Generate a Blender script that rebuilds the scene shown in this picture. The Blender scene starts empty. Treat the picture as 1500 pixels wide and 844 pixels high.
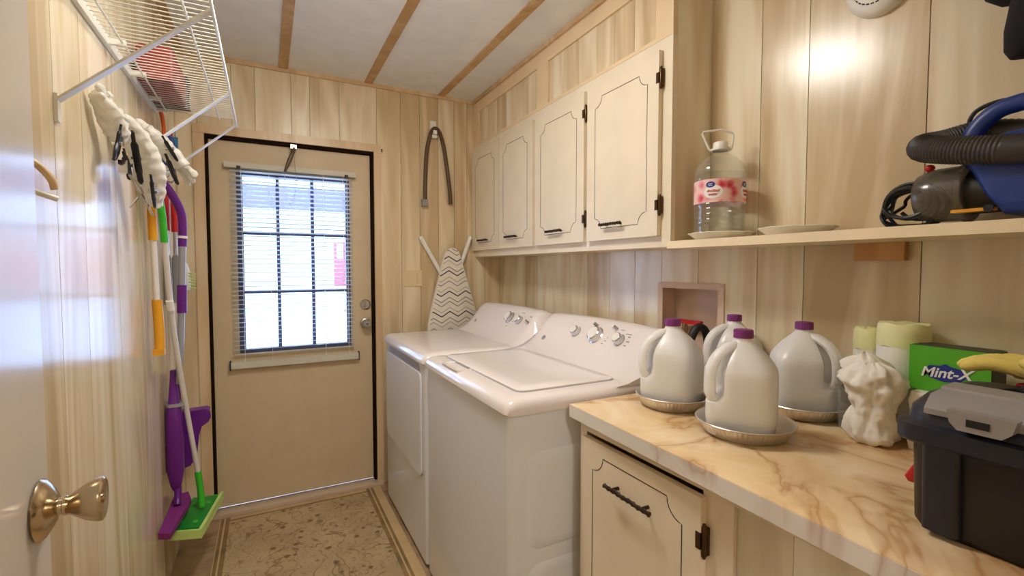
import bpy, bmesh, math, random
from mathutils import Vector, Matrix, noise

random.seed(7)
PI = math.pi
S = bpy.context.scene
COL = S.collection

# ---------------------------------------------------------------- camera
cam = bpy.data.cameras.new('camera')
cam.sensor_width = 36.0
cam.lens = 36.0 * 690.0 / 1500.0
cam.clip_start = 0.02
camo = bpy.data.objects.new('camera', cam)
COL.objects.link(camo)
camo.location = (0, 0, 1.34)
camo.rotation_euler = (math.radians(90 - 2.49), 0, math.radians(-27.465))
S.camera = camo

# ---------------------------------------------------------------- world, sun, exposure
W = bpy.data.worlds.new('daylight')
S.world = W
W.use_nodes = True
_bg = W.node_tree.nodes['Background']
_bg.inputs[0].default_value = (0.42, 0.60, 1.0, 1)
_bg.inputs[1].default_value = 5.2
S.view_settings.view_transform = 'Standard'
S.view_settings.look = 'None'
S.view_settings.gamma = 1.0
S.view_settings.use_curve_mapping = False
S.view_settings.exposure = 1.1
S.cycles.use_denoising = True
S.cycles.max_bounces = 10
S.cycles.diffuse_bounces = 5
S.cycles.transparent_max_bounces = 24
S.cycles.caustics_reflective = False
S.cycles.caustics_refractive = False
S.cycles.sample_clamp_indirect = 6.0
for nm, loc, rot, sx, sy in (('window_portal', (0.15, 3.05, 1.37), (math.radians(-90), 0, 0), 0.62, 1.06),):
    L = bpy.data.lights.new(nm, 'AREA')          # guides sampling of the sky through the pane, emits nothing itself
    L.shape = 'RECTANGLE'; L.size = sx; L.size_y = sy
    L.cycles.is_portal = True
    o = bpy.data.objects.new(nm, L); COL.objects.link(o)
    o.location = loc; o.rotation_euler = rot

# ---------------------------------------------------------------- dimensions
XL, XR, YB, YN, ZC = -0.40, 1.435, 2.937, -0.12, 2.44

# ---------------------------------------------------------------- materials
def lin(r, g, b):
    f = lambda c: c / 12.92 if c <= 0.04045 else ((c + 0.055) / 1.055) ** 2.4
    return (f(r / 255), f(g / 255), f(b / 255), 1)

def nodes(name):
    m = bpy.data.materials.new(name); m.use_nodes = True
    nt = m.node_tree; p = nt.nodes['Principled BSDF']
    return m, nt, p

def N(nt, t, **kw):
    n = nt.nodes.new(t)
    for k, v in kw.items():
        if hasattr(n, k): setattr(n, k, v)
        else: n.inputs[k].default_value = v
    return n

def ramp(nt, fac, stops):
    r = nt.nodes.new('ShaderNodeValToRGB')
    e = r.color_ramp.elements
    while len(e) < len(stops): e.new(0.5)
    for i, (p, c) in enumerate(stops):
        e[i].position = p; e[i].color = c
    nt.links.new(fac, r.inputs[0])
    return r

def coords(nt, scale, offset_random=False, rot=(0, 0, 0)):
    tc = nt.nodes.new('ShaderNodeTexCoord')
    mp = nt.nodes.new('ShaderNodeMapping')
    mp.inputs['Scale'].default_value = scale
    mp.inputs['Rotation'].default_value = rot
    src = tc.outputs['Object']
    if offset_random:
        oi = nt.nodes.new('ShaderNodeObjectInfo')
        mu = N(nt, 'ShaderNodeMath', operation='MULTIPLY'); mu.inputs[1].default_value = 37.0
        nt.links.new(oi.outputs['Random'], mu.inputs[0])
        cb = nt.nodes.new('ShaderNodeCombineXYZ')
        for i in range(3): nt.links.new(mu.outputs[0], cb.inputs[i])
        ad = N(nt, 'ShaderNodeVectorMath', operation='ADD')
        nt.links.new(src, ad.inputs[0]); nt.links.new(cb.outputs[0], ad.inputs[1])
        src = ad.outputs[0]
    nt.links.new(src, mp.inputs['Vector'])
    return mp.outputs[0]

def plain(name, col, rough=0.5, metal=0.0, spec=0.5, bump=0.0, bscale=200.0, var=0.04, coat=0.0, trans=0.0):
    """painted / moulded surface: slight tone variation and fine relief"""
    m, nt, p = nodes(name)
    v = coords(nt, (1, 1, 1))
    n = N(nt, 'ShaderNodeTexNoise', Scale=9.0, Detail=4.0)
    nt.links.new(v, n.inputs['Vector'])
    a = tuple(max(0, c * (1 - var)) for c in col[:3]) + (1,)
    b = tuple(min(1, c * (1 + var)) for c in col[:3]) + (1,)
    r = ramp(nt, n.outputs['Fac'], [(0.3, a), (0.7, b)])
    nt.links.new(r.outputs[0], p.inputs['Base Color'])
    p.inputs['Roughness'].default_value = rough
    p.inputs['Metallic'].default_value = metal
    p.inputs['Specular IOR Level'].default_value = spec
    p.inputs['Coat Weight'].default_value = coat
    if trans: p.inputs['Transmission Weight'].default_value = trans
    if bump:
        n2 = N(nt, 'ShaderNodeTexNoise', Scale=bscale, Detail=3.0)
        nt.links.new(v, n2.inputs['Vector'])
        bn = N(nt, 'ShaderNodeBump', Strength=bump, Distance=0.002)
        nt.links.new(n2.outputs['Fac'], bn.inputs['Height'])
        nt.links.new(bn.outputs[0], p.inputs['Normal'])
    return m

def wood_panel(name, light, mid, dark, rough=0.24, coat=0.0, k=1.0, spec=0.5):
    """printed whitewashed panelling: vertical streaks, cathedral figure, a tone per board"""
    m, nt, p = nodes(name)
    v1 = coords(nt, (4.5 * k, 4.5 * k, 0.5), True)
    n1 = N(nt, 'ShaderNodeTexNoise', Scale=1.0, Detail=5.0, Roughness=0.55, Distortion=1.3)
    nt.links.new(v1, n1.inputs['Vector'])
    v2 = coords(nt, (70, 70, 1.2), True)
    n2 = N(nt, 'ShaderNodeTexNoise', Scale=1.0, Detail=3.0)
    nt.links.new(v2, n2.inputs['Vector'])
    v3 = coords(nt, (4 * k, 4 * k, 0.5), True)
    fld = N(nt, 'ShaderNodeTexNoise', Scale=1.0, Detail=1.5, Roughness=0.4)      # contour lines of this field draw the cathedral figure
    nt.links.new(v3, fld.inputs['Vector'])
    fm = N(nt, 'ShaderNodeMath', operation='MULTIPLY'); fm.inputs[1].default_value = 46.0
    nt.links.new(fld.outputs['Fac'], fm.inputs[0])
    wv = N(nt, 'ShaderNodeMath', operation='SINE'); nt.links.new(fm.outputs[0], wv.inputs[0])
    def mm(op, a, b):
        x = N(nt, 'ShaderNodeMath', operation=op)
        for i, s in enumerate((a, b)):
            if isinstance(s, (int, float)): x.inputs[i].default_value = s
            else: nt.links.new(s, x.inputs[i])
        return x.outputs[0]
    oi = nt.nodes.new('ShaderNodeObjectInfo')
    f = mm('MULTIPLY', n1.outputs['Fac'], 0.84)
    f = mm('ADD', f, mm('MULTIPLY', n2.outputs['Fac'], 0.05))
    f = mm('ADD', f, mm('MULTIPLY', wv.outputs[0], 0.045))
    f = mm('ADD', f, mm('MULTIPLY', oi.outputs['Random'], 0.15))
    r = ramp(nt, f, [(0.39, dark), (0.53, mid), (0.65, light)])
    nt.links.new(r.outputs[0], p.inputs['Base Color'])
    p.inputs['Roughness'].default_value = rough
    p.inputs['Coat Weight'].default_value = coat
    p.inputs['Coat Roughness'].default_value = 0.12
    p.inputs['Specular IOR Level'].default_value = spec
    bn = N(nt, 'ShaderNodeBump', Strength=0.03, Distance=0.001)
    nt.links.new(n2.outputs['Fac'], bn.inputs['Height'])
    nt.links.new(bn.outputs[0], p.inputs['Normal'])
    return m

def clear_film(name, tint, fres=1.45, rough=0.03, body=0.0):
    """thin clear plastic or glass sheet: see-through with a glossy skin"""
    m = bpy.data.materials.new(name); m.use_nodes = True
    nt = m.node_tree; nt.nodes.clear()
    out = nt.nodes.new('ShaderNodeOutputMaterial')
    t = nt.nodes.new('ShaderNodeBsdfTransparent'); t.inputs[0].default_value = tint
    g = nt.nodes.new('ShaderNodeBsdfGlossy'); g.inputs['Roughness'].default_value = rough
    lw = nt.nodes.new('ShaderNodeLayerWeight'); lw.inputs[0].default_value = 0.22
    fr = N(nt, 'ShaderNodeMath', operation='MULTIPLY_ADD'); nt.links.new(lw.outputs['Facing'], fr.inputs[0]); fr.inputs[1].default_value = 0.45; fr.inputs[2].default_value = 0.03
    mx = nt.nodes.new('ShaderNodeMixShader')
    nt.links.new(fr.outputs[0], mx.inputs[0]); nt.links.new(t.outputs[0], mx.inputs[1]); nt.links.new(g.outputs[0], mx.inputs[2])
    last = mx
    if body:
        d = nt.nodes.new('ShaderNodeBsdfDiffuse'); d.inputs[0].default_value = (0.8, 0.8, 0.78, 1)
        m2 = nt.nodes.new('ShaderNodeMixShader'); m2.inputs[0].default_value = body
        nt.links.new(mx.outputs[0], m2.inputs[1]); nt.links.new(d.outputs[0], m2.inputs[2]); last = m2
    nt.links.new(last.outputs[0], out.inputs[0])
    return m

def milky(name, col, diff=0.5, transl=0.3, transp=0.2, rough=0.35):
    """cloudy plastic: part diffuse, part light passing through"""
    m = bpy.data.materials.new(name); m.use_nodes = True
    nt = m.node_tree; nt.nodes.clear()
    out = nt.nodes.new('ShaderNodeOutputMaterial')
    d = nt.nodes.new('ShaderNodeBsdfDiffuse'); d.inputs[0].default_value = col
    tl = nt.nodes.new('ShaderNodeBsdfTranslucent'); tl.inputs[0].default_value = col
    tp = nt.nodes.new('ShaderNodeBsdfTransparent'); tp.inputs[0].default_value = (0.93, 0.95, 0.95, 1)
    g = nt.nodes.new('ShaderNodeBsdfGlossy'); g.inputs['Roughness'].default_value = rough
    a = nt.nodes.new('ShaderNodeMixShader'); a.inputs[0].default_value = transl / (diff + transl)
    nt.links.new(d.outputs[0], a.inputs[1]); nt.links.new(tl.outputs[0], a.inputs[2])
    b = nt.nodes.new('ShaderNodeMixShader'); b.inputs[0].default_value = transp
    nt.links.new(a.outputs[0], b.inputs[1]); nt.links.new(tp.outputs[0], b.inputs[2])
    lw = nt.nodes.new('ShaderNodeLayerWeight'); lw.inputs[0].default_value = 0.2
    fr = N(nt, 'ShaderNodeMath', operation='MULTIPLY_ADD'); nt.links.new(lw.outputs['Facing'], fr.inputs[0]); fr.inputs[1].default_value = 0.3; fr.inputs[2].default_value = 0.03
    c = nt.nodes.new('ShaderNodeMixShader')
    nt.links.new(fr.outputs[0], c.inputs[0]); nt.links.new(b.outputs[0], c.inputs[1]); nt.links.new(g.outputs[0], c.inputs[2])
    nt.links.new(c.outputs[0], out.inputs[0])
    return m

def emission(name, col, s):
    m = bpy.data.materials.new(name); m.use_nodes = True
    nt = m.node_tree; nt.nodes.clear()
    out = nt.nodes.new('ShaderNodeOutputMaterial'); e = nt.nodes.new('ShaderNodeEmission')
    e.inputs[0].default_value = col; e.inputs[1].default_value = s
    nt.links.new(e.outputs[0], out.inputs[0])
    return m

M = {}
M['panel'] = wood_panel('panelling_wood', lin(238, 226, 200), lin(223, 204, 168), lin(198, 174, 134), 0.30)
M['panel_gloss'] = wood_panel('panelling_wood_glossy', lin(239, 229, 206), lin(224, 207, 174), lin(194, 173, 136), 0.17, spec=0.6)
M['panel_right'] = wood_panel('panelling_wood_satin', lin(238, 228, 204), lin(224, 207, 174), lin(196, 173, 134), 0.23, spec=0.65)
M['panel_pale'] = wood_panel('panelling_wood_whitewashed', lin(244, 241, 230), lin(234, 229, 212), lin(214, 206, 184), 0.3)
M['trim_wood'] = wood_panel('trim_wood', lin(224, 200, 164), lin(212, 184, 144), lin(196, 164, 122), 0.35)
M['batten'] = wood_panel('batten_wood', lin(204, 172, 124), lin(190, 154, 106), lin(178, 140, 90), 0.45)
M['ceiling'] = plain('ceiling_board', lin(232, 232, 232), 0.8, bump=0.25, bscale=120)
M['cabinet'] = plain('cabinet_paint', lin(232, 219, 196), 0.38, bump=0.05, bscale=60)
M['cab_frame'] = plain('cabinet_frame_paint', lin(232, 208, 170), 0.42, bump=0.05, bscale=60)
M['groove'] = plain('groove_brown', lin(70, 52, 44), 0.6)
M['bronze'] = plain('dark_bronze', lin(62, 48, 38), 0.38, 0.75, var=0.25)
M['hinge'] = plain('hinge_bronze', lin(90, 64, 40), 0.3, 0.85, var=0.2)
M['door_paint'] = plain('door_paint', lin(208, 188, 154), 0.45, bump=0.06, bscale=40)
M['door_white'] = plain('door_white_gloss', lin(214, 206, 196), 0.16, var=0.03)
M['dark_seal'] = plain('dark_weatherstrip', lin(36, 22, 16), 0.9, spec=0.1)
M['muntin'] = plain('muntin_backlit', lin(70, 72, 96), 0.5)  # dark blue tone puts the backlit shade into the colour
M['slat'] = plain('blind_slat', lin(226, 230, 226), 0.45)
M['rail'] = plain('blind_rail', lin(206, 202, 186), 0.5)
M['glass'] = clear_film('window_glass', (0.96, 0.98, 1.0, 1))
M['steel'] = plain('satin_nickel', lin(176, 172, 164), 0.28, 0.9)
M['chrome'] = plain('chrome', lin(214, 214, 216), 0.12, 1.0, var=0.02)
M['brass'] = plain('aged_brass', lin(202, 184, 154), 0.2, 1.0, var=0.12)
M['threshold'] = plain('threshold_metal', lin(226, 206, 184), 0.32, 0.35)
M['enamel'] = plain('appliance_enamel', lin(224, 226, 230), 0.16, var=0.01)
M['deck'] = plain('appliance_top', lin(238, 230, 228), 0.13, var=0.01, coat=0.4)
M['gap'] = plain('dark_gap', lin(60, 58, 58), 0.7)
M['print'] = plain('grey_print', lin(150, 148, 156), 0.5)
M['shelf'] = plain('shelf_paint', lin(243, 226, 192), 0.4, bump=0.04, bscale=50)
M['white_plastic'] = plain('white_plastic', lin(236, 234, 228), 0.4)
M['white_metal'] = plain('white_coated_wire', lin(226, 226, 218), 0.35)
M['purple_cap'] = plain('purple_cap', lin(124, 44, 118), 0.4)
M['foil'] = plain('foil', lin(228, 220, 210), 0.36, 0.75, bump=0.35, bscale=70)
M['black'] = plain('black_plastic', lin(20, 20, 24), 0.42, bump=0.05)
M['navy_black'] = plain('navy_black_plastic', lin(30, 33, 46), 0.4, bump=0.08)
M['grey_plastic'] = plain('grey_plastic', lin(150, 146, 144), 0.45)
M['red'] = plain('red_plastic', lin(196, 30, 34), 0.4)
M['blue'] = plain('blue_plastic', lin(28, 56, 132), 0.38)
M['yellow'] = plain('yellow_plastic', lin(226, 160, 30), 0.42)
M['lime'] = plain('green_plastic', lin(58, 186, 44), 0.38)
M['lime_pale'] = plain('pale_green_edge', lin(196, 226, 130), 0.45)
M['purple'] = plain('purple_plastic', lin(102, 26, 132), 0.36)
M['magenta'] = plain('magenta_pad', lin(128, 34, 120), 0.8, bump=0.4, bscale=400)
M['rod'] = plain('grey_rod', lin(168, 168, 176), 0.3, 0.3)
M['white_rod'] = plain('white_rod', lin(222, 216, 210), 0.35)
M['orange'] = plain('orange_plastic', lin(232, 100, 24), 0.45)
M['dark_red'] = plain('dark_red', lin(150, 34, 44), 0.45)
M['paper'] = plain('white_paper', lin(244, 240, 232), 0.8, bump=0.2, bscale=90)
M['paper_tint'] = plain('pale_yellow_wrap', lin(232, 232, 176), 0.6)
M['box_green'] = plain('carton_green', lin(86, 176, 40), 0.45)
M['box_dark'] = plain('carton_dark', lin(52, 58, 40), 0.5)
M['box_blue'] = plain('print_blue', lin(30, 50, 140), 0.5)
M['print_white'] = plain('print_white', lin(242, 242, 242), 0.5)
M['print_red'] = plain('print_red', lin(206, 60, 60), 0.5)
M['glove_yellow'] = plain('yellow_knit', lin(226, 206, 112), 0.9, bump=0.6, bscale=260)
M['hose_brown'] = plain('brown_rubber', lin(92, 66, 46), 0.5, bump=0.3, bscale=300)
M['hose_black'] = plain('black_hose', lin(52, 48, 46), 0.5)
M['smoke'] = milky('smoked_canister', lin(104, 96, 84), 0.6, 0.2, 0.25, 0.2)
M['block'] = wood_panel('pine_block', lin(220, 172, 110), lin(206, 156, 96), lin(190, 138, 80), 0.6)
M['white_lump'] = milky('white_rubber', lin(248, 246, 240), 0.8, 0.2, 0.04, 0.2)
M['jug'] = milky('jug_plastic', lin(254, 253, 252), 0.85, 0.15, 0.14, 0.3)
M['water'] = milky('jug_water', lin(222, 230, 232), 0.8, 0.2, 0.08, 0.1)
M['pet'] = clear_film('clear_bottle', (0.985, 0.99, 0.985, 1), 1.3, 0.05, 0.06)
M['cup'] = clear_film('clear_cup', (0.93, 0.94, 0.92, 1), 1.4, 0.06, 0.1)
M['switch'] = plain('switch_ivory', lin(222, 200, 158), 0.4)
M['pink_paint'] = plain('drain_box_plastic', lin(216, 190, 170), 0.5)
M['dark_fabric'] = plain('black_fabric', lin(16, 14, 18), 0.9)
M['skin_dark'] = plain('dark_hose', lin(34, 32, 28), 0.5)
M['house_white'] = plain('house_siding', lin(236, 238, 240), 0.8)
M['house_red'] = plain('red_curtain', lin(190, 90, 90), 0.8)
M['awning'] = plain('awning_shade_tone', lin(104, 92, 136), 0.7)  # purple-grey carries the cover's shade in its colour
M['concrete'] = plain('pale_concrete', lin(214, 212, 206), 0.9)
M['leaf'] = plain('garden_leaf', lin(96, 140, 84), 0.7)
M['hall'] = plain('hall_paint', lin(224, 208, 178), 0.7)

def marble(name, base, vein, pale):
    m, nt, p = nodes(name)
    v = coords(nt, (1, 1, 1))
    n0 = N(nt, 'ShaderNodeTexNoise', Scale=3.2, Detail=6.0, Roughness=0.55, Distortion=1.4)
    nt.links.new(v, n0.inputs['Vector'])
    ms = N(nt, 'ShaderNodeTexNoise', Scale=1.7, Detail=4.0, Roughness=0.5, Distortion=2.2)
    nt.links.new(v, ms.inputs['Vector'])
    # thin veins where the distorted noise crosses its middle value
    s = N(nt, 'ShaderNodeMath', operation='SUBTRACT'); s.inputs[1].default_value = 0.5
    nt.links.new(ms.outputs['Fac'], s.inputs[0])
    a = N(nt, 'ShaderNodeMath', operation='ABSOLUTE'); nt.links.new(s.outputs[0], a.inputs[0])
    rv = ramp(nt, a.outputs[0], [(0.0, (0.75, 0.75, 0.75, 1)), (0.012, (0.35, 0.35, 0.35, 1)), (0.05, (0, 0, 0, 1))])
    rb = ramp(nt, n0.outputs['Fac'], [(0.35, pale), (0.52, base), (0.72, tuple(0.55 * x + 0.45 * y for x, y in zip(base, vein)))])
    mx = N(nt, 'ShaderNodeMix', data_type='RGBA')
    nt.links.new(rv.outputs[0], mx.inputs[0]); nt.links.new(rb.outputs[0], mx.inputs[6]); mx.inputs[7].default_value = vein
    nt.links.new(mx.outputs[2], p.inputs['Base Color'])
    p.inputs['Roughness'].default_value = 0.22
    return m
M['counter'] = marble('marbled_laminate', lin(238, 208, 160), lin(186, 132, 80), lin(246, 224, 186))
M['counter_edge'] = marble('marbled_edge', lin(226, 220, 212), lin(186, 160, 140), lin(232, 228, 222))

def floor_print():
    """patterned sheet vinyl: scrolling stems and small blossoms inside a striped border"""
    m, nt, p = nodes('scroll_vinyl')
    tc = nt.nodes.new('ShaderNodeTexCoord')
    src = tc.outputs['Object']
    n0 = N(nt, 'ShaderNodeTexNoise', Scale=7.0, Detail=2.0, Roughness=0.45, Distortion=1.2)
    nt.links.new(src, n0.inputs['Vector'])
    n1 = N(nt, 'ShaderNodeTexNoise', Scale=12.0, Detail=1.0, Distortion=2.0)
    mp = nt.nodes.new('ShaderNodeMapping'); mp.inputs['Location'].default_value = (3, 5, 1)
    nt.links.new(src, mp.inputs[0]); nt.links.new(mp.outputs[0], n1.inputs['Vector'])
    def line(n, w):
        s = N(nt, 'ShaderNodeMath', operation='SUBTRACT'); s.inputs[1].default_value = 0.5
        nt.links.new(n.outputs['Fac'], s.inputs[0])
        a = N(nt, 'ShaderNodeMath', operation='ABSOLUTE'); nt.links.new(s.outputs[0], a.inputs[0])
        return ramp(nt, a.outputs[0], [(0.0, (1, 1, 1, 1)), (w, (0.7, 0.7, 0.7, 1)), (w * 2.2, (0, 0, 0, 1))])
    l0 = line(n0, 0.008); l1 = line(n1, 0.010)
    vo = N(nt, 'ShaderNodeTexVoronoi', Scale=13.0)
    nt.links.new(src, vo.inputs['Vector'])
    dots = ramp(nt, vo.outputs['Distance'], [(0.0, (1, 1, 1, 1)), (0.14, (0.9, 0.9, 0.9, 1)), (0.2, (0, 0, 0, 1))])
    tone = N(nt, 'ShaderNodeTexNoise', Scale=3.0, Detail=3.0)
    nt.links.new(src, tone.inputs['Vector'])
    base = ramp(nt, tone.outputs['Fac'], [(0.35, lin(172, 148, 112)), (0.65, lin(196, 172, 134))])
    def mix(fac, a, bcol):
        x = N(nt, 'ShaderNodeMix', data_type='RGBA')
        nt.links.new(fac, x.inputs[0]); nt.links.new(a, x.inputs[6]); x.inputs[7].default_value = bcol
        return x.outputs[2]
    c = mix(l0.outputs[0], base.outputs[0], lin(128, 104, 66))
    c = mix(l1.outputs[0], c, lin(142, 116, 74))
    c = mix(dots.outputs[0], c, lin(112, 84, 48))
    nt.links.new(c, p.inputs['Base Color'])
    p.inputs['Roughness'].default_value = 0.45
    return m
M['mat_print'] = floor_print()
M['mat_border'] = plain('vinyl_border', lin(136, 108, 68), 0.5, var=0.35)
M['mat_border_pale'] = plain('vinyl_border_pale', lin(198, 170, 126), 0.5, var=0.1)
M['floor_wood'] = wood_panel('floor_boards', lin(170, 142, 110), lin(150, 122, 92), lin(126, 100, 74), 0.4)

# ---------------------------------------------------------------- builders
def rootloc(o):
    v = Vector((0, 0, 0))
    while o is not None:
        v = v + Vector(o.location); o = o.parent
    return v

class B:
    """collects shapes for ONE mesh object"""
    def __init__(self): self.bm = bmesh.new()
    def _v(self, pts): return [self.bm.verts.new(p) for p in pts]
    def _f(self, vs):
        try: return self.bm.faces.new(vs)
        except ValueError: return None
    def box(self, x0, x1, y0, y1, z0, z1):
        v = self._v([(x0, y0, z0), (x1, y0, z0), (x1, y1, z0), (x0, y1, z0), (x0, y0, z1), (x1, y0, z1), (x1, y1, z1), (x0, y1, z1)])
        for q in ((3, 2, 1, 0), (4, 5, 6, 7), (0, 1, 5, 4), (1, 2, 6, 5), (2, 3, 7, 6), (3, 0, 4, 7)): self._f([v[i] for i in q])
        return self
    def prism(self, poly, axis, a, b):
        def P(p, t): return {'x': (t, p[0], p[1]), 'y': (p[0], t, p[1]), 'z': (p[0], p[1], t)}[axis]
        A = self._v([P(p, a) for p in poly]); Bv = self._v([P(p, b) for p in poly])
        n = len(poly)
        self._f(A[::-1]); self._f(Bv)
        for i in range(n): self._f([A[i], A[(i + 1) % n], Bv[(i + 1) % n], Bv[i]])
        return self
    def loft(self, rings, cap=True, closed=True):
        R = [self._v(r) for r in rings]
        n = len(R[0])
        for a, b in zip(R, R[1:]):
            for i in range(n if closed else n - 1): self._f([a[i], a[(i + 1) % n], b[(i + 1) % n], b[i]])
        if cap: self._f(R[0][::-1]); self._f(R[-1])
        return self
    def lathe(self, prof, c=(0, 0, 0), axis='z', seg=32, cap=True):
        c = Vector(c); rings = []
        for r, h in prof:
            ring = []
            for i in range(seg):
                a = 2 * PI * i / seg
                u, w = r * math.cos(a), r * math.sin(a)
                ring.append(c + Vector({'z': (u, w, h), 'x': (h, u, w), 'y': (w, h, u)}[axis]))
            rings.append(ring)
        return self.loft(rings, cap)
    def tube(self, path, rad, seg=10, cap=True, flat=None):
        P = [Vector(p) for p in path]
        if not isinstance(rad, (list, tuple)): rad = [rad] * len(P)
        rings = []; up = None
        for i, p in enumerate(P):
            t = (P[min(i + 1, len(P) - 1)] - P[max(i - 1, 0)])
            if t.length < 1e-9: t = Vector((0, 0, 1))
            t.normalize()
            if up is None:
                up = Vector((0, 0, 1)) if abs(t.z) < 0.9 else Vector((1, 0, 0))
            u = t.cross(up)
            if u.length < 1e-6: u = t.cross(Vector((0.3, 1, 0.2)))
            u.normalize(); up = u.cross(t); up.normalize()
            ku, kv = flat or (1, 1)
            rings.append([p + rad[i] * (ku * math.cos(2 * PI * k / seg) * u + kv * math.sin(2 * PI * k / seg) * up) for k in range(seg)])
        return self.loft(rings, cap)
    def ball(self, c, r, seg=12, rings=8):
        c = Vector(c)
        r = r if isinstance(r, (list, tuple)) else (r, r, r)
        R = []
        for j in range(1, rings):
            th = PI * j / rings
            R.append([c + Vector((r[0] * math.sin(th) * math.cos(2 * PI * i / seg), r[1] * math.sin(th) * math.sin(2 * PI * i / seg), -r[2] * math.cos(th))) for i in range(seg)])
        return self.loft(R)
    def xform(self, m):
        bmesh.ops.transform(self.bm, matrix=m, verts=self.bm.verts); return self
    def bevel(self, w, seg=2, ang=30):
        es = [e for e in self.bm.edges if len(e.link_faces) == 2 and e.calc_face_angle(0) > math.radians(ang)]
        bmesh.ops.bevel(self.bm, geom=es, offset=w, segments=seg, profile=0.5, affect='EDGES', clamp_overlap=True)
        return self
    def mesh(self, name, smooth=True, off=None):
        bmesh.ops.recalc_face_normals(self.bm, faces=self.bm.faces)
        if off is not None: bmesh.ops.translate(self.bm, vec=-Vector(off), verts=self.bm.verts)
        me = bpy.data.meshes.new(name)
        self.bm.to_mesh(me); self.bm.free()
        if smooth:
            me.shade_smooth(); me.set_sharp_from_angle(angle=math.radians(38))
        return me
    def build(self, name, mat, parent=None, local=False, smooth=True, subsurf=0):
        off = None if (local or parent is None) else rootloc(parent)
        o = bpy.data.objects.new(name, self.mesh(name, smooth, off))
        COL.objects.link(o)
        o.data.materials.append(mat)
        o.parent = parent
        if subsurf:
            s = o.modifiers.new('smooth', 'SUBSURF'); s.levels = subsurf; s.render_levels = subsurf
        return o

def tag(o, label, cat, group=None):
    o['label'] = label; o['category'] = cat
    if group: o['group'] = group
    return o
def struct(o, label=None):
    o['kind'] = 'structure'
    if label: o['label'] = label
    return o
def thing(name, label, cat, loc=(0, 0, 0), rotz=0, group=None):
    o = bpy.data.objects.new(name, None); COL.objects.link(o)
    o.empty_display_size = 0.05
    o.location = loc; o.rotation_euler = (0, 0, rotz)
    return tag(o, label, cat, group)
def sroot(name, label, loc=(0, 0, 0)):
    o = bpy.data.objects.new(name, None); COL.objects.link(o)
    o.location = loc; return struct(o, label)
def copy_tree(o, parent=None):
    c = o.copy(); COL.objects.link(c); c.parent = parent
    for ch in list(o.children): copy_tree(ch, c)
    return c
def rrect(a0, a1, b0, b1, r, n=5):
    pts = []
    for cx, cy, s in ((a1 - r, b1 - r, 0), (a0 + r, b1 - r, 1), (a0 + r, b0 + r, 2), (a1 - r, b0 + r, 3)):
        for i in range(n + 1):
            a = PI / 2 * (s + i / n); pts.append((cx + r * math.cos(a), cy + r * math.sin(a)))
    return pts
def arc(c, r, a0, a1, n, plane='xz', off=0.0):
    out = []
    for i in range(n + 1):
        a = a0 + (a1 - a0) * i / n
        u, w = c[0] + r * math.cos(a), c[1] + r * math.sin(a)
        out.append({'xz': (u, off, w), 'yz': (off, u, w), 'xy': (u, w, off)}[plane])
    return out
def smooth_path(pts, n=6):
    """Catmull-Rom through the points"""
    P = [Vector(p) for p in pts]; P = [2 * P[0] - P[1]] + P + [2 * P[-1] - P[-2]]
    out = []
    for i in range(1, len(P) - 2):
        for k in range(n):
            t = k / n; a, b, c, d = P[i - 1], P[i], P[i + 1], P[i + 2]
            out.append(0.5 * ((2 * b) + (c - a) * t + (2 * a - 5 * b + 4 * c - d) * t * t + (-a + 3 * b - 3 * c + d) * t ** 3))
    out.append(P[-2]); return out
def text_mesh(s, size, font_shear=0.0, bold=0.0):
    cu = bpy.data.curves.new('lettering', 'FONT'); cu.body = s; cu.size = size
    cu.align_x = 'CENTER'; cu.align_y = 'CENTER'; cu.shear = font_shear; cu.offset = bold; cu.extrude = 0.0004
    o = bpy.data.objects.new('lettering', cu); COL.objects.link(o)
    dg = bpy.context.evaluated_depsgraph_get(); dg.update()
    me = bpy.data.meshes.new_from_object(o.evaluated_get(dg))
    bpy.data.objects.remove(o); bpy.data.curves.remove(cu)
    return me
def place_mesh(name, me, mat, parent, fn, local=False):
    off = Vector((0, 0, 0)) if local else rootloc(parent)
    for v in me.vertices: v.co = Vector(fn(v.co)) - off
    me.materials.clear(); me.materials.append(mat)
    o = bpy.data.objects.new(name, me); COL.objects.link(o); o.parent = parent
    return o

# ================================================================ THE SETTING
# ---- floor
struct(B().box(XL - .1, XR + .1, YN - 2.2, YB + .15, -.1, 0).build('floor', M['floor_wood']), 'worn brown floor boards beneath the patterned sheet')
mt = thing('floor_mat', 'beige scroll-patterned vinyl sheet with brown striped border on the floor', 'floor mat', (.15, 1.5, 0))
MX0, MX1, MY1 = -.245, .548, 2.885
B().box(MX0 + .045, MX1 - .045, -.6, MY1 - .045, 0.0005, .003).build('printed_field', M['mat_print'], mt)
b = B()
for x0, x1 in ((MX0 + .004, MX0 + .018), (MX0 + .026, MX0 + .045), (MX1 - .018, MX1 - .004), (MX1 - .045, MX1 - .026)): b.box(x0, x1, -.6, MY1 - .004, .0005, .003)
b.box(MX0 + .045, MX1 - .045, MY1 - .045, MY1 - .03, .0005, .003)
b.build('border_stripe', M['mat_border'], mt)
b = B()
for x0, x1 in ((MX0, MX0 + .004), (MX0 + .018, MX0 + .026), (MX1 - .004, MX1 + .04), (MX1 - .026, MX1 - .018)): b.box(x0, x1, -.6, MY1, .0005, .0028)
b.box(MX0 + .045, MX1 - .045, MY1 - .03, MY1, .0005, .0028)
b.build('border_edge', M['mat_border_pale'], mt)

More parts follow.
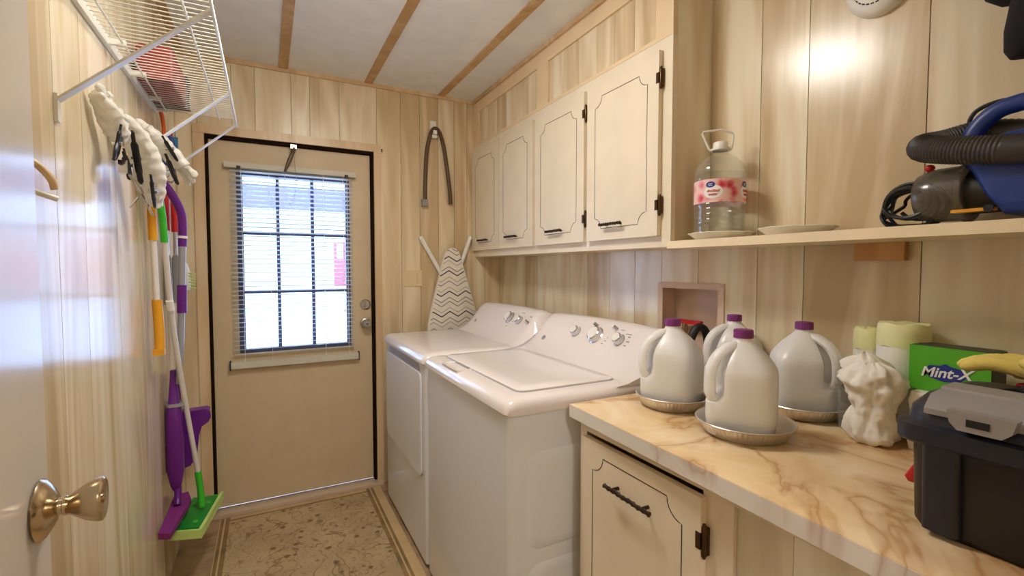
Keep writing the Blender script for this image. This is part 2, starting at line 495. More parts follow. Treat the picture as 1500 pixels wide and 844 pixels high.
# ---- ceiling: boards between battens
cl = struct(B().box(XL - .12, XR + .14, YN - 2.2, YB + .15, ZC + .012, ZC + .2).build('ceiling', M['ceiling']), 'white ceiling boards joined by tan battens')
bx = [-.375, .1025, .5575, 1.010]
edges = [XL] + bx + [XR]
for a, c in zip(edges, edges[1:]):
    if c - a > .05: B().box(a + .001, c - .001, YN, YB, ZC, ZC + .012).build('ceiling_board', M['ceiling'], cl)
for x in bx:
    B().box(x - .023, x + .023, YN, YB - .012, ZC - .006, ZC + .002).bevel(.002, 1).build('batten', M['batten'], cl)

# ---- panelled walls: every board its own piece on a backing
T = .010
def boards(parent, axis, face, cuts, z0, z1, sign, mat):
    """boards between the grooves; face = visible plane, sign = direction into the wall"""
    for a, c in zip(cuts, cuts[1:]):
        lo, hi = min(a, c) + .0012, max(a, c) - .0012
        f0, f1 = sorted((face, face + sign * T))
        b = B()
        if axis == 'y': b.box(f0, f1, lo, hi, z0, z1)
        else: b.box(lo, hi, f0, f1, z0, z1)
        b.bevel(.0018, 1).build('panel_board', mat, parent)
wl = struct(B().box(XL - .12, XL - T, YN - .1, YB + .13, 0, ZC + .01).build('wall_left', M['trim_wood']), 'left wall of pale glossy grooved panelling')
boards(wl, 'y', XL, [YB, 2.62, 2.35, 2.074, 1.827, 1.54, 1.365, 1.14, .93, .70, .46, .20, YN], 0, ZC, -1, M['panel_gloss'])

DR = dict(y0=1.14, y1=1.432, z0=1.005, z1=1.272)          # drain box opening in the right wall
b = B()
b.box(XR + T, XR + .14, YN - .1, DR['y0'], 0, ZC + .01).box(XR + T, XR + .14, DR['y1'], YB + .13, 0, ZC + .01)
b.box(XR + T, XR + .14, DR['y0'], DR['y1'], 0, DR['z0']).box(XR + T, XR + .14, DR['y0'], DR['y1'], DR['z1'], ZC + .01)
wr = struct(b.build('wall_right', M['trim_wood']), 'right wall of pale whitewashed grooved panelling')
cutsR = [YB, 2.76, 2.58, 2.43, 2.258, 2.089, 1.938, 1.761, 1.589, 1.432, 1.246, 1.007, .855, .568, .33, .10, YN]
for a, c in zip(cutsR, cutsR[1:]):
    if abs(a - 1.432) < 1e-6:
        for z0, z1 in ((0, DR['z0']), (DR['z1'], ZC)):
            B().box(XR, XR + T, c + .0012, a - .0012, z0, z1).bevel(.0018, 1).build('panel_board', M['panel_right'], wr)
    elif abs(a - 1.246) < 1e-6:
        poly = [(c + .0012, 0), (a - .0012, 0), (a - .0012, DR['z0']), (DR['y0'], DR['z0']), (DR['y0'], DR['z1']), (a - .0012, DR['z1']), (a - .0012, ZC), (c + .0012, ZC)]
        B().prism(poly, 'x', XR, XR + T).bevel(.0018, 1).build('panel_board', M['panel_right'], wr)
    else:
        B().box(XR, XR + T, c + .0012, a - .0012, 0, ZC).bevel(.0018, 1).build('panel_board', M['panel_right'], wr)

OX0, OX1, OZ = -.276, .584, 2.036                          # back door opening
b = B()
b.box(XL - .12, OX0, YB + T, YB + .13, 0, ZC + .01).box(OX1, XR + .14, YB + T, YB + .13, 0, ZC + .01).box(OX0, OX1, YB + T, YB + .13, OZ, ZC + .01)
wb = struct(b.build('wall_back', M['trim_wood']), 'back wall of pale tan panelling around the outside door')
boards(wb, 'x', YB, [XL, OX0 - .03], 0, ZC, 1, M['panel'])
cx = [OX0 - .03, -.15, -.04, .138, .233, .391, .605]
boards(wb, 'x', YB, cx, OZ + .01, ZC, 1, M['panel'])
boards(wb, 'x', YB, [.605, .75, .87, .991, 1.10, 1.187, 1.32, XR], 0, ZC, 1, M['panel'])

# near wall with the doorway the camera stands in, and the hall behind it
DX0, DX1 = -.27, .62
b = B()
b.box(XL - .12, DX0 - .02, YN - .1, YN, 0, ZC + .01).box(DX1, XR + .14, YN - .1, YN, 0, ZC + .01).box(DX0 - .02, DX1, YN - .1, YN, 2.06, ZC + .01)
struct(b.build('wall_near', M['panel']), 'panelled wall around the inner doorway')
struct(B().box(XL - .12, XL, YN - 2.2, YN - .1, 0, ZC + .01).build('wall_hall_left', M['hall']))
struct(B().box(XR, XR + .14, YN - 2.2, YN - .1, 0, ZC + .01).build('wall_hall_right', M['hall']))
struct(B().box(XL - .12, XR + .14, YN - 2.3, YN - 2.2, 0, ZC + .01).build('wall_hall_end', M['hall']))

# trims
t = .010
b = B()
b.box(OX0 - .05, OX0, YB - .012, YB, 0, OZ + .045).box(OX1, OX1 + .042, YB - .012, YB, 0, OZ + .045).box(OX0 - .05, OX1 + .042, YB - .013, YB - .0005, OZ, OZ + .045)
struct(b.bevel(.002, 1).build('trim_1', M['trim_wood']), 'flat tan casing around the outside door')
b = B().box(XL, 1.24, YB - .014, YB, ZC - .022, ZC)
struct(b.bevel(.004, 2).build('trim_2', M['trim_wood']), 'thin tan moulding along the top of the back wall')
b = B().box(XR - .012, XR, YN, 1.19, ZC - .022, ZC)
struct(b.bevel(.004, 2).build('trim_3', M['trim_wood']), 'thin tan moulding along the top of the right wall')
b = B().box(XL, XL + .012, YN, YB - .014, ZC - .022, ZC)
struct(b.bevel(.004, 2).build('trim_4', M['trim_wood']), 'thin tan moulding along the top of the left wall')
struct(B().box(OX0 - .05, OX1 + .03, YB - .040, YB + .05, 0, .018).bevel(.005, 2).build('trim_5', M['threshold']), 'pale metal threshold under the outside door')

# ---- outside door
SX0, SX1, SZ0, SZ1 = -.262, .566, .03, 2.018
SY = YB + .03
WX0, WX1, WZ0, WZ1 = -.140, .445, .868, 1.866
d1 = sroot('door_1', 'tan outside door with a nine-pane window', (.15, SY, 0))
b = B()
b.box(SX0, WX0, SY, SY + .04, SZ0, SZ1).box(WX1, SX1, SY, SY + .04, SZ0, SZ1).box(WX0, WX1, SY, SY + .04, SZ0, WZ0).box(WX0, WX1, SY, SY + .04, WZ1, SZ1)
b.build('door_slab', M['door_paint'], d1)
b = B()
b.box(OX0, SX0 - .003, YB + .004, YB + .09, .022, OZ).box(SX1 + .004, OX1, YB + .004, YB + .09, .022, OZ).box(SX0 - .003, SX1 + .004, YB + .004, YB + .09, SZ1 + .003, OZ)
b.box(SX0 - .003, SX1 + .004, SY + .041, SY + .06, .018, SZ0 + .02)
b.box(SX0 - .003, SX0 + .016, SY + .041, SY + .06, SZ0 + .02, SZ1).box(SX1 - .016, SX1 + .004, SY + .041, SY + .06, SZ0 + .02, SZ1).box(SX0 + .016, SX1 - .016, SY + .041, SY + .06, SZ1 - .016, SZ1 + .003)
b.build('weatherstrip', M['dark_seal'], d1)
fr = B()
for x0, x1, z0, z1 in ((WX0, WX0 + .03, WZ0, WZ1), (WX1 - .022, WX1, WZ0, WZ1), (WX0 + .03, WX1 - .022, WZ0, WZ0 + .022), (WX0 + .03, WX1 - .022, WZ1 - .02, WZ1)):
    fr.box(x0, x1, SY + .004, SY + .036, z0, z1)
wf = fr.bevel(.003, 1).build('window_frame', M['muntin'], d1)
vx = (.060, .240); hz = (1.205, 1.530)
for x in vx: B().box(x - .009, x + .009, SY + .006, SY + .034, WZ0 + .022, WZ1 - .02).bevel(.003, 1).build('muntin', M['muntin'], wf)
gx = [WX0 + .03, vx[0], vx[1], WX1 - .022]
for z in hz:
    for i in range(3):
        B().box(gx[i] + (.009 if i else 0), gx[i + 1] - (.009 if i < 2 else 0), SY + .006, SY + .034, z - .009, z + .009).build('muntin', M['muntin'], wf)
gz = [WZ0 + .022, hz[0], hz[1], WZ1 - .02]
for i in range(3):
    for j in range(3):
        B().box(gx[i] + .004, gx[i + 1] - .004, SY + .019, SY + .021, gz[j] + .004, gz[j + 1] - .004).build('pane', M['glass'], wf)
def lockset(z, knob):
    c = (.529, SY, z)
    p = B().lathe([(.0, -.001), (.030, -.001), (.031, -.006), (.026, -.010), (.012, -.012)] if knob else [(0, -.001), (.030, -.001), (.030, -.010), (.026, -.014), (.001, -.0145)], c, 'y', 28).build('rosette' if knob else 'deadbolt', M['steel'], d1)
    if knob:
        k = B().lathe([(.011, -.008), (.011, -.026), (.022, -.034), (.027, -.046), (.026, -.056), (.020, -.062), (.001, -.063)], c, 'y', 28).build('door_knob', M['steel'], d1)
        B().box(c[0] - .007, c[0] + .007, SY - .065, SY - .062, z - .003, z + .003).build('keyway', M['gap'], k)
    else:
        B().box(c[0] - .005, c[0] + .005, SY - .028, SY - .013, z - .015, z + .015).bevel(.003, 2).build('thumb_turn', M['steel'], p)
lockset(1.001, True); lockset(1.115, False)

# blind hung on the door
bl = thing('window_blind', 'open white slatted blind hanging over the door window', 'blind', (.15, SY - .02, .79))
B().box(-.192, .478, SY - .036, SY - .002, 1.874, 1.902).bevel(.002, 1).build('head_rail', M['rail'], bl)
BS0, BS1, n = .866, 1.858, 41
sl = B()
pr = []
for i in range(7):
    u = (i / 6 - .5) * .024; pr.append((u, .0016 * (1 - (2 * u / .024) ** 2)))
poly = pr + [(u, w - .0007) for u, w in pr[::-1]]
ca, sa = math.cos(math.radians(-14)), math.sin(math.radians(-14))
sl.prism([(SY - .019 + u * ca - w * sa, u * sa + w * ca) for u, w in poly], 'x', -.168, .458)
me = sl.mesh('slat', True)
me.materials.append(M['slat'])
for i in range(n):
    o = bpy.data.objects.new('slat', me); COL.objects.link(o); o.parent = bl
    o.location = Vector((0, 0, BS0 + (BS1 - BS0) * i / (n - 1))) - rootloc(bl)
br = B().box(-.182, .484, SY - .034, SY - .006, .790, .826).bevel(.004, 2).build('bottom_rail', M['rail'], bl)
for x in (-.186, .484): B().box(x - .003, x + .003, SY - .035, SY, .782, .832).build('hold_down_bracket', M['gap'], br)
for x in (-.115, .02, .30, .43):
    for dy in (-.0325, -.006):
        B().tube([(x, SY + dy, .826), (x, SY + dy, 1.874)], .0008, 5).build('ladder_cord', M['white_plastic'], bl)
B().tube([(.405, SY - .04, 1.09), (.405, SY - .04, 1.872)], .0012, 5).ball((.405, SY - .04, 1.085), (.005, .005, .011), 8, 6).build('pull_cord', M['white_plastic'], bl)
for x in (-.125, .425): B().box(x - .010, x + .010, SY - .039, SY - .03, 1.868, 1.884).build('rail_clip', M['gap'], bl)

# chain and spring stop at the top of the door
ch = thing('door_chain', 'small spring door chain hanging at the top of the outside door', 'door chain', (.144, SY - .02, 1.93))
B().box(.130, .160, YB - .03, YB + .02, 2.0, 2.022).bevel(.003, 1).build('bracket', M['steel'], ch)
b = B().tube([(.147, YB - .028, 2.006), (.143, YB - .04, 1.985), (.122, YB - .045, 1.93), (.098, YB - .03, 1.868)], [.004, .009, .012, .006], 10)
b.build('spring', plain('spring_steel', lin(110, 100, 84), .4, .8, bump=.8, bscale=300), ch)
pts = smooth_path([(.145, YB - .034, 1.985), (.15, YB - .03, 1.90), (.155, YB - .025, 1.80), (.128, YB - .025, 1.69), (.10, YB - .025, 1.77), (.098, YB - .03, 1.868)], 6)
ln = B()
for i in range(0, len(pts) - 1):
    p = (pts[i] + pts[i + 1]) / 2; d = (pts[i + 1] - pts[i]).normalized() * .007
    ln.tube([p - d, p, p + d], [.0009, .0018, .0009], 5)
ln.build('chain', M['steel'], ch)

# ---- inner door folded back along the left, with its knob
d2 = sroot('door_2', 'glossy white inner door standing open along the left', (-.27, .848, 0))
d2.rotation_euler = (0, 0, math.radians(3.8))             # swung a little past parallel with the wall
B().box(-.035, 0, -.945, 0, .012, 2.03).bevel(.002, 1).build('door_slab', M['door_white'], d2, local=True)
kc = (0, -.042, 1.028)
ro = B().lathe([(.0, .0), (.037, .0005), (.039, .003), (.036, .008), (.026, .014), (.018, .018), (.012, .020)], kc, 'x', 36).build('rosette', M['brass'], d2, local=True)
kn = B().lathe([(.011, .012), (.011, .024), (.0125, .025), (.0125, .028), (.011, .029), (.016, .036), (.024, .048), (.0285, .060), (.0285, .064), (.026, .066), (.018, .0635), (.010, .062), (.001, .062)], kc, 'x', 36).build('door_knob', M['brass'], d2, local=True)
B().lathe([(.006, .062), (.006, .066), (.001, .067)], kc, 'x', 16).build('lock_button', M['brass'], kn, local=True)
for z in (.25, 1.05, 1.85): B().tube([(.002, -.945, z - .045), (.002, -.945, z + .045)], .006, 8).build('hinge', M['hinge'], d2, local=True)

# ================================================================ OUTSIDE THE DOOR
struct(B().box(-9, 12, YB + .14, 16, -.62, -.5).build('ground_yard', M['concrete']), 'pale paved yard outside')
nh = thing('neighbour_house', 'pale sided house across the yard seen through the blind', 'building', (2, 8.6, -.5))
b = B(); z = -.5
while z < 2.4:
    b.prism([(8.6 - .02, z), (8.6, z + .2), (8.9, z + .2), (8.9, z)], 'x', -7, 9); z += .2
b.build('siding', M['house_white'], nh)
wn = B().box(1.02, 1.50, 8.50, 8.60, 1.02, 1.78).build('window_frame', M['house_red'], nh)
B().box(1.06, 1.16, 8.49, 8.52, 1.50, 1.74).build('curtain', M['white_plastic'], wn)
B().box(1.36, 1.47, 8.49, 8.52, 1.06, 1.74).build('pane', M['glass'], wn)
cp = thing('patio_cover', 'shaded patio cover beam beyond the door window', 'patio cover', (0, 5.6, -.5))
B().box(-3.2, 4.5, 5.5, 5.62, 1.96, 2.16).build('beam', M['awning'], cp)
B().box(-3.2, 4.5, 5.62, 6.8, 2.17, 2.21).build('roof_sheet', M['awning'], cp)
for x in (-2.6, 3.6): B().box(x - .05, x + .05, 5.52, 5.62, -.5, 1.96).build('post', M['house_white'], cp)
sh = thing('garden_shrub', 'small green shrub low outside the door window', 'shrub', (1.0, 7.4, -.5))
b = B()
for i in range(140):
    a, r, h = random.random() * 6.28, random.random() ** .5 * .28, random.random() * .55
    c = Vector((1.0 + r * math.cos(a), 7.4 + r * math.sin(a), -.5 + h)); w = .05
    d = Vector((random.uniform(-1, 1), random.uniform(-1, 1), random.uniform(-.2, 1))).normalized(); e = d.cross(Vector((.3, .5, .8))).normalized()
    v = b._v([c - d * w, c + e * w * .4, c + d * w, c - e * w * .4]); b._f(v)
b.build('foliage', M['leaf'], sh, smooth=False)
B().tube([(1.0, 7.4, -.5), (1.0, 7.4, -.1)], .015, 6).build('stem', M['hose_brown'], sh)

# ================================================================ CEILING LIGHT AND HALL LIGHT (both out of frame)
def ceiling_lamp(name, label, loc, r, strength, col):
    t = thing(name, label, 'ceiling light', loc)
    x, y, z = loc
    B().lathe([(.0, -.001), (r, -.001), (r + .012, -.008), (r + .012, -.02), (r, -.022)], loc, 'z', 36).build('base_ring', M['brass'], t)
    prof = [(r * math.cos(a), -.02 - .075 * math.sin(a)) for a in [PI / 2 * i / 7 for i in range(8)]]
    prof[-1] = (.002, prof[-1][1])
    B().lathe(prof, loc, 'z', 36).build('glass_dome', emission(name + '_glow', col, strength), t)
    return t
ceiling_lamp('ceiling_light', 'round dome ceiling light above the laundry aisle', (.30, 1.42, ZC - .0065), .19, 21.0, (1.0, .95, .875, 1))
ceiling_lamp('ceiling_light', 'round dome light added in the unseen hall as front fill', (.25, -1.2, ZC), .15, 46.0, (1.0, .96, .90, 1))  # added light, no such fitting known; fills the room from behind the camera
cv = thing('ceiling_vent', 'white ceiling vent beside the third batten', 'vent', (.86, 1.6, ZC))
B().box(.72, .983, 1.45, 1.728, ZC - .008, ZC - .0005).bevel(.003, 1).build('frame', M['white_metal'], cv)
for i in range(8): B().box(.745 + i * .028, .765 + i * .028, 1.475, 1.703, ZC - .013, ZC - .008).build('louvre', M['white_metal'], cv)

# ================================================================ WALL CABINETS
FX = 1.240                                   # face frame plane
CY0, CY1 = 1.198, YB - .001
wc = thing('wall_cabinet', 'cream four-door wall cabinet above the washer and dryer', 'cabinet', (1.33, 2.07, 1.412))
B().box(FX + .02, XR - .002, CY0 + .012, CY1, 1.412, 1.43).build('bottom_panel', M['cab_frame'], wc)
b = B().box(FX, FX + .02, CY0, CY1, 1.412, 1.462).box(FX, FX + .02, CY0, CY1, 2.10, 2.135)
for y0, y1 in ((CY0, 1.255), (1.65, 1.68), (2.095, 2.122), (2.515, 2.53), (2.915, CY1)): b.box(FX, FX + .02, y0, y1, 1.462, 2.10)
b.build('face_frame', M['cabinet'], wc)
B().box(FX + .0205, XR - .002, CY0 + .001, CY0 + .012, 1.412, ZC - .002).build('side_panel', M['panel_gloss'], wc)
B().box(FX + .021, FX + .025, CY0 + .013, CY1, 1.44, 2.12).build('interior_shade', M['gap'], wc)  # dark sheet stands for the shade inside the cabinet

def notch_path(a0, a1, z0, z1, r, n=6):
    """rectangle with scooped corners, in (along, up)"""
    pts = []
    for cx, cz, s in ((a1, z1, 2), (a0, z1, 3), (a0, z0, 0), (a1, z0, 1)):
        A0 = PI / 2 * s
        seg = [(cx + r * math.cos(A0 + PI / 2 * i / n), cz + r * math.sin(A0 + PI / 2 * i / n)) for i in range(n + 1)]
        pts += seg[::-1]
    return pts
def pull(parent, x, yc, zc, L, slope=0):
    """bamboo-style bar pull standing off two posts"""
    pts, rad = [], []
    k = 9
    for i in range(k * 3 + 1):
        u = i / (k * 3); node = (i % 6 == 0)
        pts.append((x - .022, yc + (u - .5) * L, zc)); rad.append(.0056 if node else .0042)
    h = B().tube(pts, rad, 8).build('handle', M['bronze'], parent)
    for s in (-.32, .32): B().tube([(x, yc + s * L, zc), (x - .022, yc + s * L, zc)], .0042, 8).build('post', M['bronze'], h) if h.parent.parent is None else None
    return h
def cab_door(root, y0, y1, z0, z1, x, hz, hinge_y=None, hingez=(), inset=(.055, .058, .048), L=.125, notch=.042):
    """slab door with a scooped groove line, pull and hinges; its front faces -x"""
    d = B().box(x - .018, x, y0, y1, z0, z1).bevel(.002, 1).build('door', M['cabinet'], root)
    pts = notch_path(y0 + inset[0], y1 - inset[0], z0 + inset[2], z1 - inset[1], notch)
    # a closed thin line, two quads wide, set a hair proud of the slab
    w = .0012; n = len(pts); b = B()
    outer, inner = [], []
    for i in range(n):
        p, q, s = Vector(pts[i - 1]), Vector(pts[i]), Vector(pts[(i + 1) % n])
        tdir = (s - p).normalized(); nn = Vector((-tdir.y, tdir.x))
        outer.append(q + nn * w); inner.append(q - nn * w)
    R = []
    for xx in (x - .0176, x - .0186):
        R.append(([b.bm.verts.new((xx, p.x, p.y)) for p in outer], [b.bm.verts.new((xx, p.x, p.y)) for p in inner]))
    for i in range(n):
        j = (i + 1) % n
        b._f([R[1][0][i], R[1][0][j], R[1][1][j], R[1][1][i]])
        b._f([R[0][0][i], R[0][0][j], R[1][0][j], R[1][0][i]]); b._f([R[0][1][i], R[0][1][j], R[1][1][j], R[1][1][i]])
    b.build('groove_line', M['groove'], d, smooth=False)
    yc, zc = hz
    pts, rad = [], []
    for i in range(28):
        u = i / 27; pts.append((x - .018 - .024, yc + (u - .5) * L, zc + .0006 * math.sin(u * 20))); rad.append(.0068 if i % 6 in (0, 3) else .0050)
    h = B().tube(pts, rad, 8)
    for s in (-.33, .33): h.tube([(x - .0175, yc + s * L, zc), (x - .018 - .024, yc + s * L, zc)], .0045, 8)
    h.build('handle', M['bronze'], d)
    for z in hingez:
        s = 1 if hinge_y == y1 else -1
        hb = B().box(x - .008, x - .001, *sorted((hinge_y + s * .0005, hinge_y + s * .010)), z - .030, z + .030).bevel(.002, 1)
        hb.tube([(x - .011, hinge_y + s * .004, z - .038), (x - .011, hinge_y + s * .004, z - .03), (x - .011, hinge_y + s * .004, z + .03), (x - .011, hinge_y + s * .004, z + .038)], [.003, .006, .006, .003], 10)
        hb.box(x - .0195, x - .004, *sorted((hinge_y - s * .012, hinge_y + s * .0004)), z - .018, z + .018)
        hb.build('hinge', M['hinge'], d)
    return d
cab_door(wc, 2.527, 2.925, 1.452, 2.095, FX - .001, (2.72, 1.512), 2.925)
cab_door(wc, 2.122, 2.515, 1.452, 2.095, FX - .001, (2.335, 1.512), 2.122)
cab_door(wc, 1.678, 2.095, 1.452, 2.095, FX - .001, (1.89, 1.512), 1.678, (1.55, 2.00))
cab_door(wc, 1.243, 1.655, 1.452, 2.095, FX - .001, (1.475, 1.512), 1.243, (1.56, 2.00))

# soffit above the cabinets: framed panelling
sf = sroot('wall_soffit', 'framed panelling strip between the wall cabinet and the ceiling', (1.34, 2.07, 2.136))
b = B().box(FX, FX + .02, CY0, CY1, 2.136, 2.15).box(FX, FX + .02, CY0, CY1, 2.352, ZC - .002)
for y0, y1 in ((CY0, 1.28), (2.005, 2.112), (2.86, CY1)): b.box(FX, FX + .02, y0, y1, 2.15, 2.352)
b.build('soffit_frame', M['cab_frame'], sf)
for cuts in ([1.28, 1.40, 1.52, 1.63, 1.76, 1.88, 2.005], [2.112, 2.24, 2.35, 2.48, 2.60, 2.73, 2.86]):
    for a, c in zip(cuts, cuts[1:]):
        B().box(FX + .010, FX + .018, a + .0006, c - .0006, 2.15, 2.352).build('panel_board', M['panel'], sf)
struct(B().box(FX - .014, FX, CY0, CY1 - .014, ZC - .022, ZC - .0005).bevel(.004, 2).build('trim_6', M['trim_wood']), 'thin tan moulding along the top of the soffit')

# ================================================================ BASE CABINET AND COUNTER
bc = thing('base_cabinet', 'cream base cabinet with a bronze pull beside the washer', 'cabinet', (1.1, .55, 0))
BX = .822
b = B().box(BX + .02, XR - .003, 1.124, 1.136, .06, .895).box(BX + .02, XR - .003, -.09, 1.124, .06, .075)
b.build('body', M['cab_frame'], bc)
b = B().box(BX, BX + .02, 1.105, 1.136, .06, .895).box(BX, BX + .02, .615, .690, .06, .895).box(BX, BX + .02, -.09, .615, .862, .895).box(BX, BX + .02, .690, 1.105, .862, .895).box(BX, BX + .02, -.09, .615, .06, .10).box(BX, BX + .02, .690, 1.105, .06, .10)
b.build('face_frame', M['cabinet'], bc)
for a, c in zip([.615, .50, .36, .24, .10, -.09], [.50, .36, .24, .10, -.09]):
    B().box(BX + .010, BX + .018, c + .0006, a - .0006, .10, .862).build('panel_board', M['panel_pale'], bc)
B().box(BX + .045, BX + .06, -.09, 1.13, 0, .06).build('toe_kick', M['gap'], bc)
cab_door(bc, .680, 1.102, .13, .853, BX - .001, (.888, .764), .680, (.76, .24), inset=(.05, .036, .06), L=.165, notch=.045)

ct = thing('countertop', 'peach marbled laminate countertop along the right wall', 'countertop', (1.1, .5, .897))
B().prism([(.790, 1.148), (.748, -.1), (XR - .001, -.1), (XR - .001, 1.148)], 'z', .8975, .935).bevel(.0015, 1).build('laminate_top', M['counter'], ct)
B().prism([(.7892, 1.1485), (.7472, -.1), (.7495, -.1), (.7915, 1.1485)], 'z', .8975, .9335).build('edge_strip', M['counter_edge'], ct)  # thin strip of paler, greyer marble along the front edge

# ================================================================ WASHER AND DRYER
def ring_rr(x0, x1, y0, y1, r, z, n=5): return [(p[0], p[1], z) for p in rrect(x0, x1, y0, y1, r, n)]
def console(root, y0, y1, xb):
    """swept backsplash: concave front, crowned top, rounded ends"""
    prof = [(xb - .285, .955), (xb - .235, .963), (xb - .19, .985), (xb - .155, 1.018), (xb - .12, 1.065), (xb - .09, 1.105), (xb - .07, 1.123), (xb - .045, 1.13), (xb - .012, 1.122), (xb, 1.09), (xb, .955)]
    rings = []
    W_ = y1 - y0; n = 28
    for i in range(n + 1):
        u = i / n
        # rounded ends: top pulls down within 7 cm of each end; crown of 8 mm
        e = min(u, 1 - u) * W_
        k = 1.0 if e > .06 else math.sqrt(max(0, 1 - ((.06 - e) / .06) ** 2))
        k = .68 + .32 * k
        cr = .010 * (1 - (2 * u - 1) ** 2) - .008
        rg = []
        for x, z in prof:
            h = max(0, z - .955); f = min(1, h / .175)
            rg.append((x + (1 - k) * f * .06, y0 + u * W_, .955 + h * k + cr * f))
        rings.append(rg)
    return B().loft(rings).build('control_panel', M['deck'], root)
def face_pt(xb, v):
    """point and normal on the console face; v = 0 low .. 1 high"""
    a = Vector((xb - .155, 0, 1.018)); c = Vector((xb - .09, 0, 1.105))
    p = a.lerp(c, v); d = (c - a).normalized()
    return p, Vector((-d.z, 0, d.x)), d
def dial(root, parent, xb, y, v, r, big=False, name='dial'):
    p, nrm, d = face_pt(xb, v); c = Vector((p.x, y, p.z)) - nrm * .004
    ax = nrm; u = Vector((0, 1, 0)); w = ax.cross(u)
    def ringr(rr, h): return [c + ax * h + rr * (math.cos(2 * PI * k / 28) * u + math.sin(2 * PI * k / 28) * w) for k in range(28)]
    o = B().loft([ringr(r * 1.12, 0), ringr(r * 1.12, .006), ringr(r, .008), ringr(r * .95, .024), ringr(r * .82, .027), ringr(r * .78, .0275)]).build(name, M['chrome'], parent)
    B().loft([ringr(r * .78, .0272), ringr(r * .74, .029), ringr(.0005, .0292)]).build('dial_face', M['white_plastic'], o)
    return o
def mark(root, parent, xb, y, v, ly, lv, name='panel_print', b=None):
    p, nrm, d = face_pt(xb, v)
    c = Vector((p.x, y, p.z)) + nrm * .0004; U = Vector((0, 1, 0)) * ly / 2; V = d * lv / 2
    b.loft([[c - U - V - nrm * .003, c + U - V - nrm * .003, c + U + V - nrm * .003, c - U + V - nrm * .003], [c - U - V, c + U - V, c + U + V, c - U + V]])
